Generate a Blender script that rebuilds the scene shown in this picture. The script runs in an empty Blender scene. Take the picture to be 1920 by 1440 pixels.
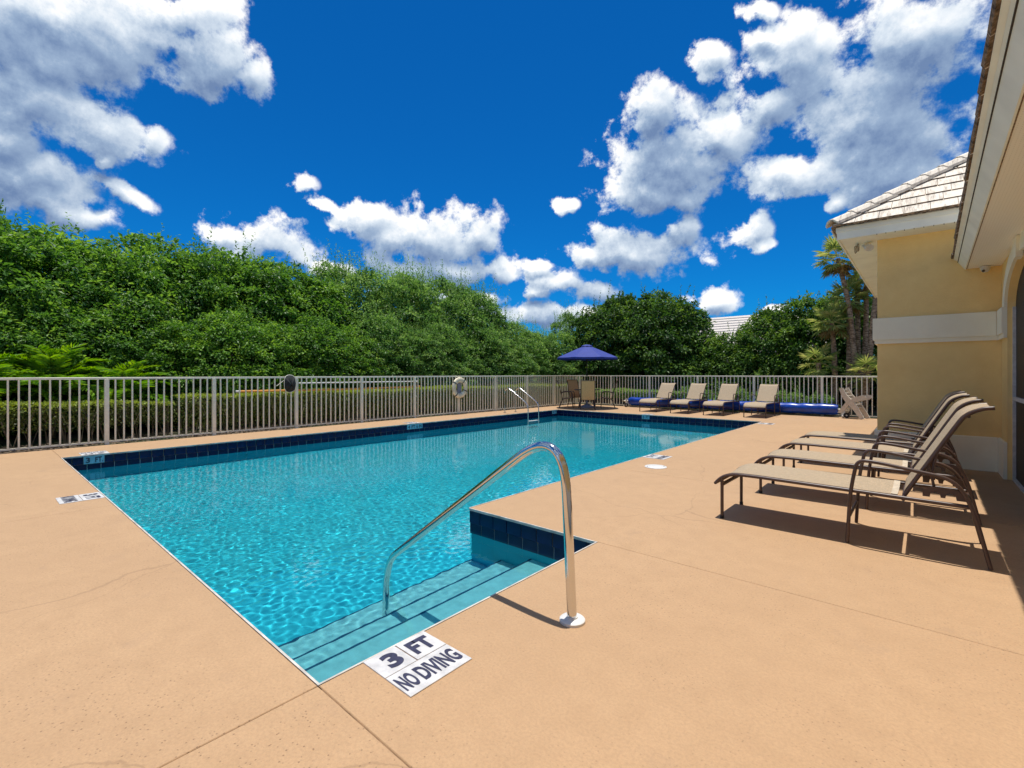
import bpy, math, random
import numpy as np
from mathutils import Vector, Matrix

S = bpy.context.scene
C = S.collection
PI = math.pi
rnd = random.Random(7)
rng = np.random.default_rng(11)

# ------------------------------------------------------------------ camera
cam = bpy.data.cameras.new('camera')
cam_ob = bpy.data.objects.new('camera', cam)
C.objects.link(cam_ob)
cam_ob.location = (0, 0, 1.35)
cam_ob.rotation_euler = (PI / 2, 0, math.radians(40.993))
cam.sensor_width = 36
cam.lens = 889.53 / 1920 * 36
cam.shift_y = -19 / 1920
cam.clip_start = 0.05
cam.clip_end = 3000
S.camera = cam_ob

# ------------------------------------------------------------------ render look
S.view_settings.view_transform = 'Standard'
S.view_settings.look = 'None'
S.view_settings.gamma = 1
S.view_settings.exposure = 0.50
S.view_settings.use_curve_mapping = False
S.cycles.use_denoising = True
S.cycles.use_adaptive_sampling = True
S.cycles.adaptive_threshold = 0.015
S.cycles.max_bounces = 10
S.cycles.diffuse_bounces = 6
S.cycles.transparent_max_bounces = 12
S.cycles.sample_clamp_indirect = 8

# ------------------------------------------------------------------ sun
SUN = Vector((-0.06, 0.085, 1.0)).normalized()
sun = bpy.data.lights.new('sun', 'SUN')
sun.energy = 3.5
sun.angle = math.radians(0.5)
sun.color = (1.0, 0.955, 0.88)
sun.cycles.is_caustics_light = True
sun_ob = bpy.data.objects.new('sun', sun)
sun_ob.rotation_euler = SUN.to_track_quat('Z', 'Y').to_euler()
C.objects.link(sun_ob)

# ------------------------------------------------------------------ sky: Nishita blue with cumulus clouds
# each cloud lobe: azimuth and elevation in degrees, half sizes in degrees, tilt in degrees
CLOUDS = [
    (-83.3, 28.1, 9.66, 3.83, 15), (-73.2, 29.3, 5.49, 3.05, 3), (-76.3, 31.8, 5.74, 1.66, 15), (-69.8, 28.9, 2.69, 1.91, -5),
    (-86.3, 21.8, 4.6, 2.76, 3), (-81.5, 21.5, 4.22, 2.33, -6), (-78.4, 21.4, 1.93, 1.49, 47), (-86, 16.2, 4.43, 2.48, 3),
    (-83.7, 14.3, 3.4, 1.37, -5), (-80.2, 16.3, 2.77, 0.96, -22), (-81.3, 18.8, 0.83, 0.63, 42), (-87.3, 18.5, 2.25, 1.64, 57),
    (-68.1, 14, 4.96, 2.39, 0), (-72, 14.1, 1.66, 1.31, 23), (-65.2, 20.1, 1.68, 0.95, -2), (-63.1, 18.2, 2.11, 0.79, -17),
    (-57.9, 17.1, 4.15, 2.24, 7), (-51.2, 15.8, 7.5, 3.63, 4), (-45.2, 16.9, 3.72, 3.06, 4), (-51.2, 12.2, 10.27, 1.7, -2),
    (-42, 12, 2.31, 1.49, -18), (-61.2, 11.5, 2.28, 1.04, 5), (-53, 9.5, 3.7, 1.22, 2), (-46.1, 8.8, 4.79, 1.51, -4),
    (-42, 7.1, 2.9, 1.27, 0), (-37.6, 12.7, 2.57, 0.86, -6), (-35.9, 11.1, 4.16, 1.73, -15), (-31.7, 9.8, 3.45, 1.23, -2),
    (-38.1, 9.7, 1.93, 1, -1), (-35.9, 7, 6.07, 1.77, -1), (-26.5, 14, 7.53, 2.71, 0), (-21.3, 15.4, 2.11, 1.87, -28),
    (-32, 13.9, 2.83, 1.56, -3), (-33.9, 19.1, 1.4, 0.91, -4), (-13.9, 15.4, 1.98, 1.43, 9), (-13.1, 13.7, 1.43, 0.85, -11),
    (-17.9, 8.3, 3.28, 1.39, -4), (-11.7, 6.9, 1.96, 0.5, -4), (-23.8, 27.8, 4.3, 2.94, -14), (-22.2, 23.1, 6.89, 4.08, -11),
    (-24.4, 19.4, 7.01, 1.97, -6), (-17.3, 24.3, 4, 2.86, -20), (-18.1, 31.4, 2.51, 1.56, -10), (-10.2, 29.7, 5.39, 3.87, -33),
    (-3.6, 22.8, 7.43, 5.5, -40), (-0.5, 28.3, 6.36, 3.66, -21), (-10.2, 19.5, 7.75, 2.17, -12), (-3.2, 18.2, 5.97, 2.78, -5),
    (-12.6, 26.4, 3.14, 2.17, -24), (-6.8, 16.5, 2.02, 0.92, 18), (-13.6, 34.2, 2.1, 0.76, -16),
]
world = bpy.data.worlds.new('World')
S.world = world
world.use_nodes = True
world.cycles.sampling_method = 'NONE'


def cloud_group():
    """node group: direction vector -> cloud density (positive inside a cloud)"""
    g = bpy.data.node_groups.new('cloud_density', 'ShaderNodeTree')
    g.interface.new_socket('Dir', in_out='INPUT', socket_type='NodeSocketVector')
    g.interface.new_socket('Density', in_out='OUTPUT', socket_type='NodeSocketFloat')
    g.interface.new_socket('Bulk', in_out='OUTPUT', socket_type='NodeSocketFloat')
    N, Lk = g.nodes, g.links
    gi, go = N.new('NodeGroupInput'), N.new('NodeGroupOutput')

    def m(op, a, b=None, c=None):
        n = N.new('ShaderNodeMath')
        n.operation = op
        for i, v in enumerate((a, b, c)):
            if v is None:
                continue
            if isinstance(v, (int, float)):
                n.inputs[i].default_value = v
            else:
                Lk.new(v, n.inputs[i])
        return n.outputs[0]
    sep = N.new('ShaderNodeSeparateXYZ')
    Lk.new(gi.outputs[0], sep.inputs[0])
    x, y, z = sep.outputs
    az = m('MULTIPLY', m('ARCTAN2', x, y), 180 / PI)
    el = m('MULTIPLY', m('ARCSINE', m('MINIMUM', z, 0.9999)), 180 / PI)
    # domain warp so that lobes lose their ellipse outline
    wn = N.new('ShaderNodeTexNoise')
    wn.inputs['Scale'].default_value = 7.0
    wn.inputs['Detail'].default_value = 2.0
    Lk.new(gi.outputs[0], wn.inputs['Vector'])
    comb = N.new('ShaderNodeCombineXYZ')
    Lk.new(az, comb.inputs[0])
    Lk.new(el, comb.inputs[1])
    ws = N.new('ShaderNodeVectorMath')
    ws.operation = 'MULTIPLY_ADD'
    nz = N.new('ShaderNodeTexNoise')
    nz.inputs['Scale'].default_value = 13.0
    nz.inputs['Detail'].default_value = 9.0
    nz.inputs['Roughness'].default_value = 0.64
    Lk.new(gi.outputs[0], nz.inputs['Vector'])
    wsum = N.new('ShaderNodeVectorMath')
    wsum.operation = 'MULTIPLY_ADD'
    Lk.new(nz.outputs['Color'], wsum.inputs[0])
    wsum.inputs[1].default_value = (1.5, 1.5, 0)
    Lk.new(wn.outputs['Color'], wsum.inputs[2])
    Lk.new(wsum.outputs[0], ws.inputs[0])
    ws.inputs[1].default_value = (2.2, 1.5, 0)
    Lk.new(comb.outputs[0], ws.inputs[2])
    off = N.new('ShaderNodeVectorMath')
    off.operation = 'SUBTRACT'
    Lk.new(ws.outputs[0], off.inputs[0])
    off.inputs[1].default_value = (2.75, 1.875, 0)
    p = off.outputs[0]
    d = None
    for (a, e, sa, sb, t) in CLOUDS:
        mp = N.new('ShaderNodeMapping')
        mp.vector_type = 'TEXTURE'
        mp.inputs['Location'].default_value = (a, e, 0)
        mp.inputs['Rotation'].default_value = (0, 0, math.radians(t))
        mp.inputs['Scale'].default_value = (sa, sb, 1)
        if d is None:
            Lk.new(p, mp.inputs['Vector'])
        else:                       # hang each lobe on the one before: keeps the shader's memory small
            ch = N.new('ShaderNodeVectorMath')
            ch.operation = 'MULTIPLY_ADD'
            Lk.new(d, ch.inputs[0])
            ch.inputs[1].default_value = (1e-7, 1e-7, 0)
            Lk.new(p, ch.inputs[2])
            Lk.new(ch.outputs[0], mp.inputs['Vector'])
        ln = N.new('ShaderNodeVectorMath')
        ln.operation = 'LENGTH'
        Lk.new(mp.outputs[0], ln.inputs[0])
        d = ln.outputs['Value'] if d is None else m('SMOOTH_MIN', d, ln.outputs['Value'], 0.32)
    # unseen cumulus over the rest of the sky, cover raised to lighten the shade
    gn = N.new('ShaderNodeTexNoise')
    gn.inputs['Scale'].default_value = 3.2
    gn.inputs['Detail'].default_value = 1.0
    Lk.new(gi.outputs[0], gn.inputs['Vector'])
    dg = m('MULTIPLY_ADD', gn.outputs['Fac'], -9.0, 5.4)
    inside = m('MULTIPLY', m('LESS_THAN', m('ABSOLUTE', m('ADD', az, 41.0)), 56.0), m('LESS_THAN', el, 45.0))
    dg = m('MULTIPLY_ADD', inside, 9.0, dg)
    d = m('MINIMUM', d, dg)
    vo = N.new('ShaderNodeTexVoronoi')
    vo.feature = 'SMOOTH_F1'
    vo.inputs['Scale'].default_value = 26.0
    vo.inputs['Smoothness'].default_value = 0.45
    wv = N.new('ShaderNodeVectorMath')
    wv.operation = 'MULTIPLY_ADD'
    Lk.new(nz.outputs['Color'], wv.inputs[0])
    wv.inputs[1].default_value = (0.03, 0.03, 0.03)
    Lk.new(gi.outputs[0], wv.inputs[2])
    Lk.new(wv.outputs[0], vo.inputs['Vector'])
    dens = m('SUBTRACT', 1.18, d)
    dens = m('MULTIPLY_ADD', m('SUBTRACT', nz.outputs['Fac'], 0.5), 3.0, dens)
    dens = m('MULTIPLY_ADD', m('SUBTRACT', 0.42, vo.outputs['Distance']), 0.5, dens)
    Lk.new(dens, go.inputs[0])
    Lk.new(m('MULTIPLY_ADD', m('SUBTRACT', wn.outputs['Fac'], 0.5), 1.4, m('SUBTRACT', 1.15, d)), go.inputs[1])
    return g


def build_world():
    nt = world.node_tree
    N, Lk = nt.nodes, nt.links
    for n in list(N):
        N.remove(n)
    out = N.new('ShaderNodeOutputWorld')

    def m(op, a, b=None, c=None, clamp=False):
        n = N.new('ShaderNodeMath')
        n.operation = op
        n.use_clamp = clamp
        for i, v in enumerate((a, b, c)):
            if v is None:
                continue
            if isinstance(v, (int, float)):
                n.inputs[i].default_value = v
            else:
                Lk.new(v, n.inputs[i])
        return n.outputs[0]
    sky = N.new('ShaderNodeTexSky')
    sky.sky_type = 'NISHITA'
    sky.sun_disc = False
    sky.sun_elevation = math.asin(SUN.z)
    sky.sun_rotation = math.atan2(SUN.x, SUN.y)
    sky.air_density = 1.0
    sky.dust_density = 0.0
    sky.ozone_density = 3.0
    tint = N.new('ShaderNodeMix')
    tint.data_type = 'RGBA'
    tint.blend_type = 'MULTIPLY'
    tint.inputs[0].default_value = 1.0
    Lk.new(sky.outputs[0], tint.inputs[6])
    tint.inputs[7].default_value = (0.016, 0.372, 0.75, 1)
    bg = N.new('ShaderNodeBackground')
    bg.inputs[1].default_value = 0.1
    Lk.new(tint.outputs[2], bg.inputs[0])
    tc = N.new('ShaderNodeTexCoord')
    g = cloud_group()

    def dens(delta):
        n = N.new('ShaderNodeGroup')
        n.node_tree = g
        if delta == 0:
            Lk.new(tc.outputs['Generated'], n.inputs[0])
        else:                                      # towards the zenith, where the sun stands
            a = N.new('ShaderNodeVectorMath')
            a.operation = 'ADD'
            Lk.new(tc.outputs['Generated'], a.inputs[0])
            a.inputs[1].default_value = (SUN.x * delta, SUN.y * delta, SUN.z * delta)
            b = N.new('ShaderNodeVectorMath')
            b.operation = 'NORMALIZE'
            Lk.new(a.outputs[0], b.inputs[0])
            Lk.new(b.outputs[0], n.inputs[0])
        return n.outputs
    d0, d1, d2 = dens(0), dens(0.022), dens(0.075)
    alpha = N.new('ShaderNodeMapRange')
    alpha.interpolation_type = 'SMOOTHSTEP'
    Lk.new(d0[0], alpha.inputs[0])
    alpha.inputs[1].default_value = -0.02
    alpha.inputs[2].default_value = 0.42
    # light comes from above and is lost in the bulk of cloud that lies above; fine relief on top of that
    bulk = m('ADD', m('MULTIPLY', m('MAXIMUM', d1[1], 0.0), 0.45), m('MULTIPLY', m('MAXIMUM', d2[1], 0.0), 1.0))
    lit = m('MULTIPLY_ADD', m('POWER', 2.718, m('MULTIPLY', bulk, -1.55)), 0.88, 0.08)
    relief = m('MULTIPLY', m('SUBTRACT', d0[0], d1[0]), 0.42)
    lit = m('ADD', lit, relief, clamp=True)
    d0 = d0[0]
    ramp = N.new('ShaderNodeValToRGB')
    cr = ramp.color_ramp
    cr.elements[0].position = 0.0
    cr.elements[0].color = (0.125, 0.195, 0.345, 1)
    cr.elements[1].position = 1.0
    cr.elements[1].color = (0.84, 0.84, 0.84, 1)
    e = cr.elements.new(0.35)
    e.color = (0.255, 0.345, 0.485, 1)
    e = cr.elements.new(0.72)
    e.color = (0.55, 0.62, 0.70, 1)
    Lk.new(lit, ramp.inputs[0])
    cl = N.new('ShaderNodeBackground')
    cl.inputs[1].default_value = 0.92
    Lk.new(ramp.outputs[0], cl.inputs[0])
    mix = N.new('ShaderNodeMixShader')
    # clouds only above the horizon
    sep = N.new('ShaderNodeSeparateXYZ')
    Lk.new(tc.outputs['Generated'], sep.inputs[0])
    hor = N.new('ShaderNodeMapRange')
    Lk.new(sep.outputs[2], hor.inputs[0])
    hor.inputs[1].default_value = 0.0
    hor.inputs[2].default_value = 0.06
    Lk.new(m('MULTIPLY', alpha.outputs[0], hor.outputs[0]), mix.inputs[0])
    Lk.new(bg.outputs[0], mix.inputs[1])
    Lk.new(cl.outputs[0], mix.inputs[2])
    Lk.new(mix.outputs[0], out.inputs[0])


build_world()

# ------------------------------------------------------------------ materials
def new_mat(name):
    m = bpy.data.materials.new(name)
    m.use_nodes = True
    return m, m.node_tree.nodes, m.node_tree.links, m.node_tree.nodes['Principled BSDF']


def simple(name, col, rough=0.5, metal=0.0, spec=0.5, var=0.12, scale=18.0, bump=0.0, bscale=200.0, col2=None):
    """plain material with some procedural unevenness of colour and an optional fine bump"""
    m, N, Lk, b = new_mat(name)
    b.inputs['Roughness'].default_value = rough
    b.inputs['Metallic'].default_value = metal
    b.inputs['Specular IOR Level'].default_value = spec
    tc = N.new('ShaderNodeTexCoord')
    n = N.new('ShaderNodeTexNoise')
    n.inputs['Scale'].default_value = scale
    n.inputs['Detail'].default_value = 5
    Lk.new(tc.outputs['Object'], n.inputs['Vector'])
    r = N.new('ShaderNodeMapRange')
    Lk.new(n.outputs['Fac'], r.inputs[0])
    r.inputs[1].default_value = 0.3
    r.inputs[2].default_value = 0.7
    mx = N.new('ShaderNodeMix')
    mx.data_type = 'RGBA'
    Lk.new(r.outputs[0], mx.inputs[0])
    c2 = col2 or tuple(c * (1 - 2 * var) for c in col)
    mx.inputs[6].default_value = (*c2, 1)
    mx.inputs[7].default_value = (*[min(1, c * (1 + var * 0.6)) for c in col], 1)
    Lk.new(mx.outputs[2], b.inputs['Base Color'])
    if bump:
        n2 = N.new('ShaderNodeTexNoise')
        n2.inputs['Scale'].default_value = bscale
        n2.inputs['Detail'].default_value = 3
        Lk.new(tc.outputs['Object'], n2.inputs['Vector'])
        bp = N.new('ShaderNodeBump')
        bp.inputs['Strength'].default_value = bump
        bp.inputs['Distance'].default_value = 0.004
        Lk.new(n2.outputs['Fac'], bp.inputs['Height'])
        Lk.new(bp.outputs[0], b.inputs['Normal'])
    return m


def deck_material():
    m, N, Lk, b = new_mat('deck_paint')
    geo = N.new('ShaderNodeNewGeometry')
    pos = geo.outputs['Position']

    def noise(scale, detail=4, rough=0.55):
        n = N.new('ShaderNodeTexNoise')
        n.inputs['Scale'].default_value = scale
        n.inputs['Detail'].default_value = detail
        n.inputs['Roughness'].default_value = rough
        Lk.new(pos, n.inputs['Vector'])
        return n.outputs['Fac']

    def rng_(v, a, b_, c=0.0, d=1.0):
        r = N.new('ShaderNodeMapRange')
        Lk.new(v, r.inputs[0])
        for i, q in enumerate((a, b_, c, d)):
            r.inputs[i + 1].default_value = q
        return r.outputs[0]

    def mix(f, A, B):
        mx = N.new('ShaderNodeMix')
        mx.data_type = 'RGBA'
        if isinstance(f, float):
            mx.inputs[0].default_value = f
        else:
            Lk.new(f, mx.inputs[0])
        for i, q in ((6, A), (7, B)):
            if isinstance(q, tuple):
                mx.inputs[i].default_value = (*q, 1)
            else:
                Lk.new(q, mx.inputs[i])
        return mx.outputs[2]

    def mul(a, c):
        n = N.new('ShaderNodeMath')
        n.operation = 'MULTIPLY'
        Lk.new(a, n.inputs[0])
        if isinstance(c, float):
            n.inputs[1].default_value = c
        else:
            Lk.new(c, n.inputs[1])
        return n.outputs[0]
    col = mix(rng_(noise(0.7, 3), 0.35, 0.68), (0.455, 0.288, 0.157), (0.490, 0.313, 0.171))
    col = mix(rng_(noise(6.0, 6, 0.7), 0.42, 0.75), col, (0.425, 0.267, 0.144))     # mottling
    col = mix(rng_(noise(75, 5, 0.8), 0.42, 0.66, 0.0, 0.55), col, (0.32, 0.20, 0.112))   # grain
    col = mix(mul(rng_(noise(2.3, 5, 0.7), 0.60, 0.72), 0.35), col, (0.33, 0.215, 0.135))  # scuffed patches
    # pits: small dark holes gathered in patches
    vo = N.new('ShaderNodeTexVoronoi')
    vo.inputs['Scale'].default_value = 58.0
    Lk.new(pos, vo.inputs['Vector'])
    pit = rng_(vo.outputs['Distance'], 0.12, 0.25, 1.0, 0.0)
    sp = N.new('ShaderNodeSeparateColor')
    Lk.new(vo.outputs['Color'], sp.inputs[0])
    pit = mul(pit, rng_(sp.outputs[0], 0.50, 0.60))
    pit = mul(pit, rng_(noise(0.9, 4, 0.65), 0.40, 0.58))
    col = mix(mul(pit, 0.62), col, (0.12, 0.07, 0.04))
    # a few hairline cracks
    wv = N.new('ShaderNodeVectorMath')
    wv.operation = 'MULTIPLY_ADD'
    wn = N.new('ShaderNodeTexNoise')
    wn.inputs['Scale'].default_value = 1.7
    wn.inputs['Detail'].default_value = 6
    Lk.new(pos, wn.inputs['Vector'])
    Lk.new(wn.outputs['Color'], wv.inputs[0])
    wv.inputs[1].default_value = (0.5, 0.5, 0.0)
    Lk.new(pos, wv.inputs[2])
    ve = N.new('ShaderNodeTexVoronoi')
    ve.feature = 'DISTANCE_TO_EDGE'
    ve.inputs['Scale'].default_value = 0.33
    Lk.new(wv.outputs[0], ve.inputs['Vector'])
    crack = mul(rng_(ve.outputs['Distance'], 0.0006, 0.0020, 1.0, 0.0), rng_(noise(0.55, 2), 0.50, 0.56))
    col = mix(mul(crack, 0.28), col, (0.16, 0.095, 0.055))
    Lk.new(col, b.inputs['Base Color'])
    b.inputs['Roughness'].default_value = 0.72
    b.inputs['Specular IOR Level'].default_value = 0.35
    h = N.new('ShaderNodeMath')
    h.operation = 'SUBTRACT'
    Lk.new(noise(90, 5, 0.7), h.inputs[0])
    Lk.new(pit, h.inputs[1])
    bp = N.new('ShaderNodeBump')
    bp.inputs['Strength'].default_value = 0.35
    bp.inputs['Distance'].default_value = 0.004
    Lk.new(h.outputs[0], bp.inputs['Height'])
    Lk.new(bp.outputs[0], b.inputs['Normal'])
    return m


def leaf_material(name, dark, mid, light, gloss=0.4, trans=0.32):
    """leaf colour from a per-leaf attribute, shared by all leaves of a kind"""
    m, N, Lk, b = new_mat(name)
    at = N.new('ShaderNodeAttribute')
    at.attribute_name = 'tint'
    oi = N.new('ShaderNodeObjectInfo')
    ad = N.new('ShaderNodeMath')
    ad.operation = 'MULTIPLY_ADD'
    Lk.new(oi.outputs['Random'], ad.inputs[0])
    ad.inputs[1].default_value = 0.22
    Lk.new(at.outputs['Fac'], ad.inputs[2])
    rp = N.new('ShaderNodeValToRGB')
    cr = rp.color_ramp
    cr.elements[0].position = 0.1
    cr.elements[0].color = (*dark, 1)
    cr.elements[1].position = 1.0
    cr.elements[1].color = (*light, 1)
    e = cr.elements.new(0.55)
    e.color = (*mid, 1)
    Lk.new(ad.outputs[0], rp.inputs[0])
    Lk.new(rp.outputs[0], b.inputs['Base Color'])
    b.inputs['Roughness'].default_value = gloss
    b.inputs['Specular IOR Level'].default_value = 0.28
    tr = N.new('ShaderNodeBsdfTranslucent')
    hs = N.new('ShaderNodeHueSaturation')
    hs.inputs['Hue'].default_value = 0.485
    hs.inputs['Saturation'].default_value = 1.1
    hs.inputs['Value'].default_value = 1.5
    Lk.new(rp.outputs[0], hs.inputs['Color'])
    Lk.new(hs.outputs[0], tr.inputs[0])
    mx = N.new('ShaderNodeMixShader')
    mx.inputs[0].default_value = trans
    Lk.new(b.outputs[0], mx.inputs[1])
    Lk.new(tr.outputs[0], mx.inputs[2])
    Lk.new(mx.outputs[0], N['Material Output'].inputs[0])
    return m


def stucco_material(name, col, bump=0.5, stain=0.1):
    m, N, Lk, b = new_mat(name)
    geo = N.new('ShaderNodeNewGeometry')
    n = N.new('ShaderNodeTexNoise')
    n.inputs['Scale'].default_value = 2.2
    n.inputs['Detail'].default_value = 6
    n.inputs['Roughness'].default_value = 0.65
    Lk.new(geo.outputs['Position'], n.inputs['Vector'])
    mx = N.new('ShaderNodeMix')
    mx.data_type = 'RGBA'
    r = N.new('ShaderNodeMapRange')
    Lk.new(n.outputs['Fac'], r.inputs[0])
    r.inputs[1].default_value = 0.35
    r.inputs[2].default_value = 0.7
    Lk.new(r.outputs[0], mx.inputs[0])
    mx.inputs[6].default_value = (*col, 1)
    mx.inputs[7].default_value = (*[c * (1 - stain * k) for c, k in zip(col, (1.0, 1.4, 1.8))], 1)
    Lk.new(mx.outputs[2], b.inputs['Base Color'])
    b.inputs['Roughness'].default_value = 0.85
    n2 = N.new('ShaderNodeTexNoise')
    n2.inputs['Scale'].default_value = 55
    n2.inputs['Detail'].default_value = 4
    Lk.new(geo.outputs['Position'], n2.inputs['Vector'])
    bp = N.new('ShaderNodeBump')
    bp.inputs['Strength'].default_value = bump
    bp.inputs['Distance'].default_value = 0.006
    Lk.new(n2.outputs['Fac'], bp.inputs['Height'])
    Lk.new(bp.outputs[0], b.inputs['Normal'])
    return m


def roof_tile_material():
    m, N, Lk, b = new_mat('roof_tile_concrete')
    tc = N.new('ShaderNodeNewGeometry')
    mp = N.new('ShaderNodeMapping')
    mp.inputs['Scale'].default_value = (22, 2.2, 2.2)
    Lk.new(tc.outputs['Position'], mp.inputs['Vector'])
    n = N.new('ShaderNodeTexNoise')
    n.inputs['Scale'].default_value = 1.0
    n.inputs['Detail'].default_value = 6
    n.inputs['Roughness'].default_value = 0.7
    Lk.new(mp.outputs[0], n.inputs['Vector'])
    rp = N.new('ShaderNodeValToRGB')
    cr = rp.color_ramp
    cr.elements[0].position = 0.33
    cr.elements[0].color = (0.40, 0.34, 0.27, 1)
    cr.elements[1].position = 0.52
    cr.elements[1].color = (0.80, 0.71, 0.58, 1)
    Lk.new(n.outputs['Fac'], rp.inputs[0])
    Lk.new(rp.outputs[0], b.inputs['Base Color'])
    b.inputs['Roughness'].default_value = 0.9
    return m


def soffit_material():
    """vinyl soffit pierced with rows of small holes"""
    m, N, Lk, b = new_mat('soffit_vinyl')
    geo = N.new('ShaderNodeNewGeometry')
    mp = N.new('ShaderNodeMapping')
    mp.inputs['Scale'].default_value = (45, 30, 1)
    Lk.new(geo.outputs['Position'], mp.inputs['Vector'])
    vo = N.new('ShaderNodeTexVoronoi')
    vo.inputs['Scale'].default_value = 1.0
    vo.inputs['Randomness'].default_value = 0.0
    Lk.new(mp.outputs[0], vo.inputs['Vector'])
    r = N.new('ShaderNodeMapRange')
    Lk.new(vo.outputs['Distance'], r.inputs[0])
    r.inputs[1].default_value = 0.16
    r.inputs[2].default_value = 0.24
    r.inputs[3].default_value = 0.55
    r.inputs[4].default_value = 0.0
    mx = N.new('ShaderNodeMix')
    mx.data_type = 'RGBA'
    Lk.new(r.outputs[0], mx.inputs[0])
    mx.inputs[6].default_value = (0.90, 0.86, 0.76, 1)
    mx.inputs[7].default_value = (0.42, 0.36, 0.28, 1)
    Lk.new(mx.outputs[2], b.inputs['Base Color'])
    b.inputs['Roughness'].default_value = 0.6
    return m


def sling_material(name, col, through=0.18):
    m, N, Lk, b = new_mat(name)
    tc = N.new('ShaderNodeTexCoord')
    cols = []
    for sc in ((260, 30, 30), (30, 260, 30)):
        mp = N.new('ShaderNodeMapping')
        mp.inputs['Scale'].default_value = sc
        Lk.new(tc.outputs['Object'], mp.inputs['Vector'])
        n = N.new('ShaderNodeTexNoise')
        n.inputs['Scale'].default_value = 1.0
        n.inputs['Detail'].default_value = 3
        Lk.new(mp.outputs[0], n.inputs['Vector'])
        cols.append(n.outputs['Fac'])
    ad = N.new('ShaderNodeMath')
    ad.operation = 'ADD'
    Lk.new(cols[0], ad.inputs[0])
    Lk.new(cols[1], ad.inputs[1])
    r = N.new('ShaderNodeMapRange')
    Lk.new(ad.outputs[0], r.inputs[0])
    r.inputs[1].default_value = 0.7
    r.inputs[2].default_value = 1.3
    mx = N.new('ShaderNodeMix')
    mx.data_type = 'RGBA'
    Lk.new(r.outputs[0], mx.inputs[0])
    mx.inputs[6].default_value = (*[c * 0.74 for c in col], 1)
    mx.inputs[7].default_value = (*[c * 1.2 for c in col], 1)
    Lk.new(mx.outputs[2], b.inputs['Base Color'])
    b.inputs['Roughness'].default_value = 0.75
    tr = N.new('ShaderNodeBsdfTranslucent')
    Lk.new(mx.outputs[2], tr.inputs[0])
    ms = N.new('ShaderNodeMixShader')
    ms.inputs[0].default_value = through
    Lk.new(b.outputs[0], ms.inputs[1])
    Lk.new(tr.outputs[0], ms.inputs[2])
    Lk.new(ms.outputs[0], N['Material Output'].inputs[0])
    return m


def soil_material():
    m, N, Lk, b = new_mat('mulch_soil')
    geo = N.new('ShaderNodeNewGeometry')
    n = N.new('ShaderNodeTexNoise')
    n.inputs['Scale'].default_value = 28
    n.inputs['Detail'].default_value = 8
    n.inputs['Roughness'].default_value = 0.75
    Lk.new(geo.outputs['Position'], n.inputs['Vector'])
    rp = N.new('ShaderNodeValToRGB')
    cr = rp.color_ramp
    cr.elements[0].position = 0.35
    cr.elements[0].color = (0.02, 0.013, 0.009, 1)
    cr.elements[1].position = 0.72
    cr.elements[1].color = (0.16, 0.11, 0.07, 1)
    Lk.new(n.outputs['Fac'], rp.inputs[0])
    n2 = N.new('ShaderNodeTexNoise')
    n2.inputs['Scale'].default_value = 0.35
    Lk.new(geo.outputs['Position'], n2.inputs['Vector'])
    mx = N.new('ShaderNodeMix')
    mx.data_type = 'RGBA'
    r = N.new('ShaderNodeMapRange')
    Lk.new(n2.outputs['Fac'], r.inputs[0])
    r.inputs[1].default_value = 0.5
    r.inputs[2].default_value = 0.62
    Lk.new(r.outputs[0], mx.inputs[0])
    Lk.new(rp.outputs[0], mx.inputs[6])
    mx.inputs[7].default_value = (0.035, 0.05, 0.016, 1)
    Lk.new(mx.outputs[2], b.inputs['Base Color'])
    b.inputs['Roughness'].default_value = 0.95
    bp = N.new('ShaderNodeBump')
    bp.inputs['Strength'].default_value = 0.8
    bp.inputs['Distance'].default_value = 0.03
    Lk.new(n.outputs['Fac'], bp.inputs['Height'])
    Lk.new(bp.outputs[0], b.inputs['Normal'])
    return m


def trunk_material(name, a, c):
    m, N, Lk, b = new_mat(name)
    tc = N.new('ShaderNodeTexCoord')
    mp = N.new('ShaderNodeMapping')
    mp.inputs['Scale'].default_value = (9, 9, 26)
    Lk.new(tc.outputs['Object'], mp.inputs['Vector'])
    n = N.new('ShaderNodeTexNoise')
    n.inputs['Scale'].default_value = 1.0
    n.inputs['Detail'].default_value = 6
    Lk.new(mp.outputs[0], n.inputs['Vector'])
    rp = N.new('ShaderNodeValToRGB')
    cr = rp.color_ramp
    cr.elements[0].position = 0.38
    cr.elements[0].color = (*a, 1)
    cr.elements[1].position = 0.66
    cr.elements[1].color = (*c, 1)
    Lk.new(n.outputs['Fac'], rp.inputs[0])
    Lk.new(rp.outputs[0], b.inputs['Base Color'])
    b.inputs['Roughness'].default_value = 0.9
    bp = N.new('ShaderNodeBump')
    bp.inputs['Strength'].default_value = 0.8
    bp.inputs['Distance'].default_value = 0.02
    Lk.new(n.outputs['Fac'], bp.inputs['Height'])
    Lk.new(bp.outputs[0], b.inputs['Normal'])
    return m


def water_material():
    m, N, Lk, b = new_mat('pool_water')
    b.inputs['Base Color'].default_value = (0.55, 0.96, 0.985, 1)
    b.inputs['Roughness'].default_value = 0.0
    b.inputs['IOR'].default_value = 1.333
    b.inputs['Transmission Weight'].default_value = 1.0
    return m


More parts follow.
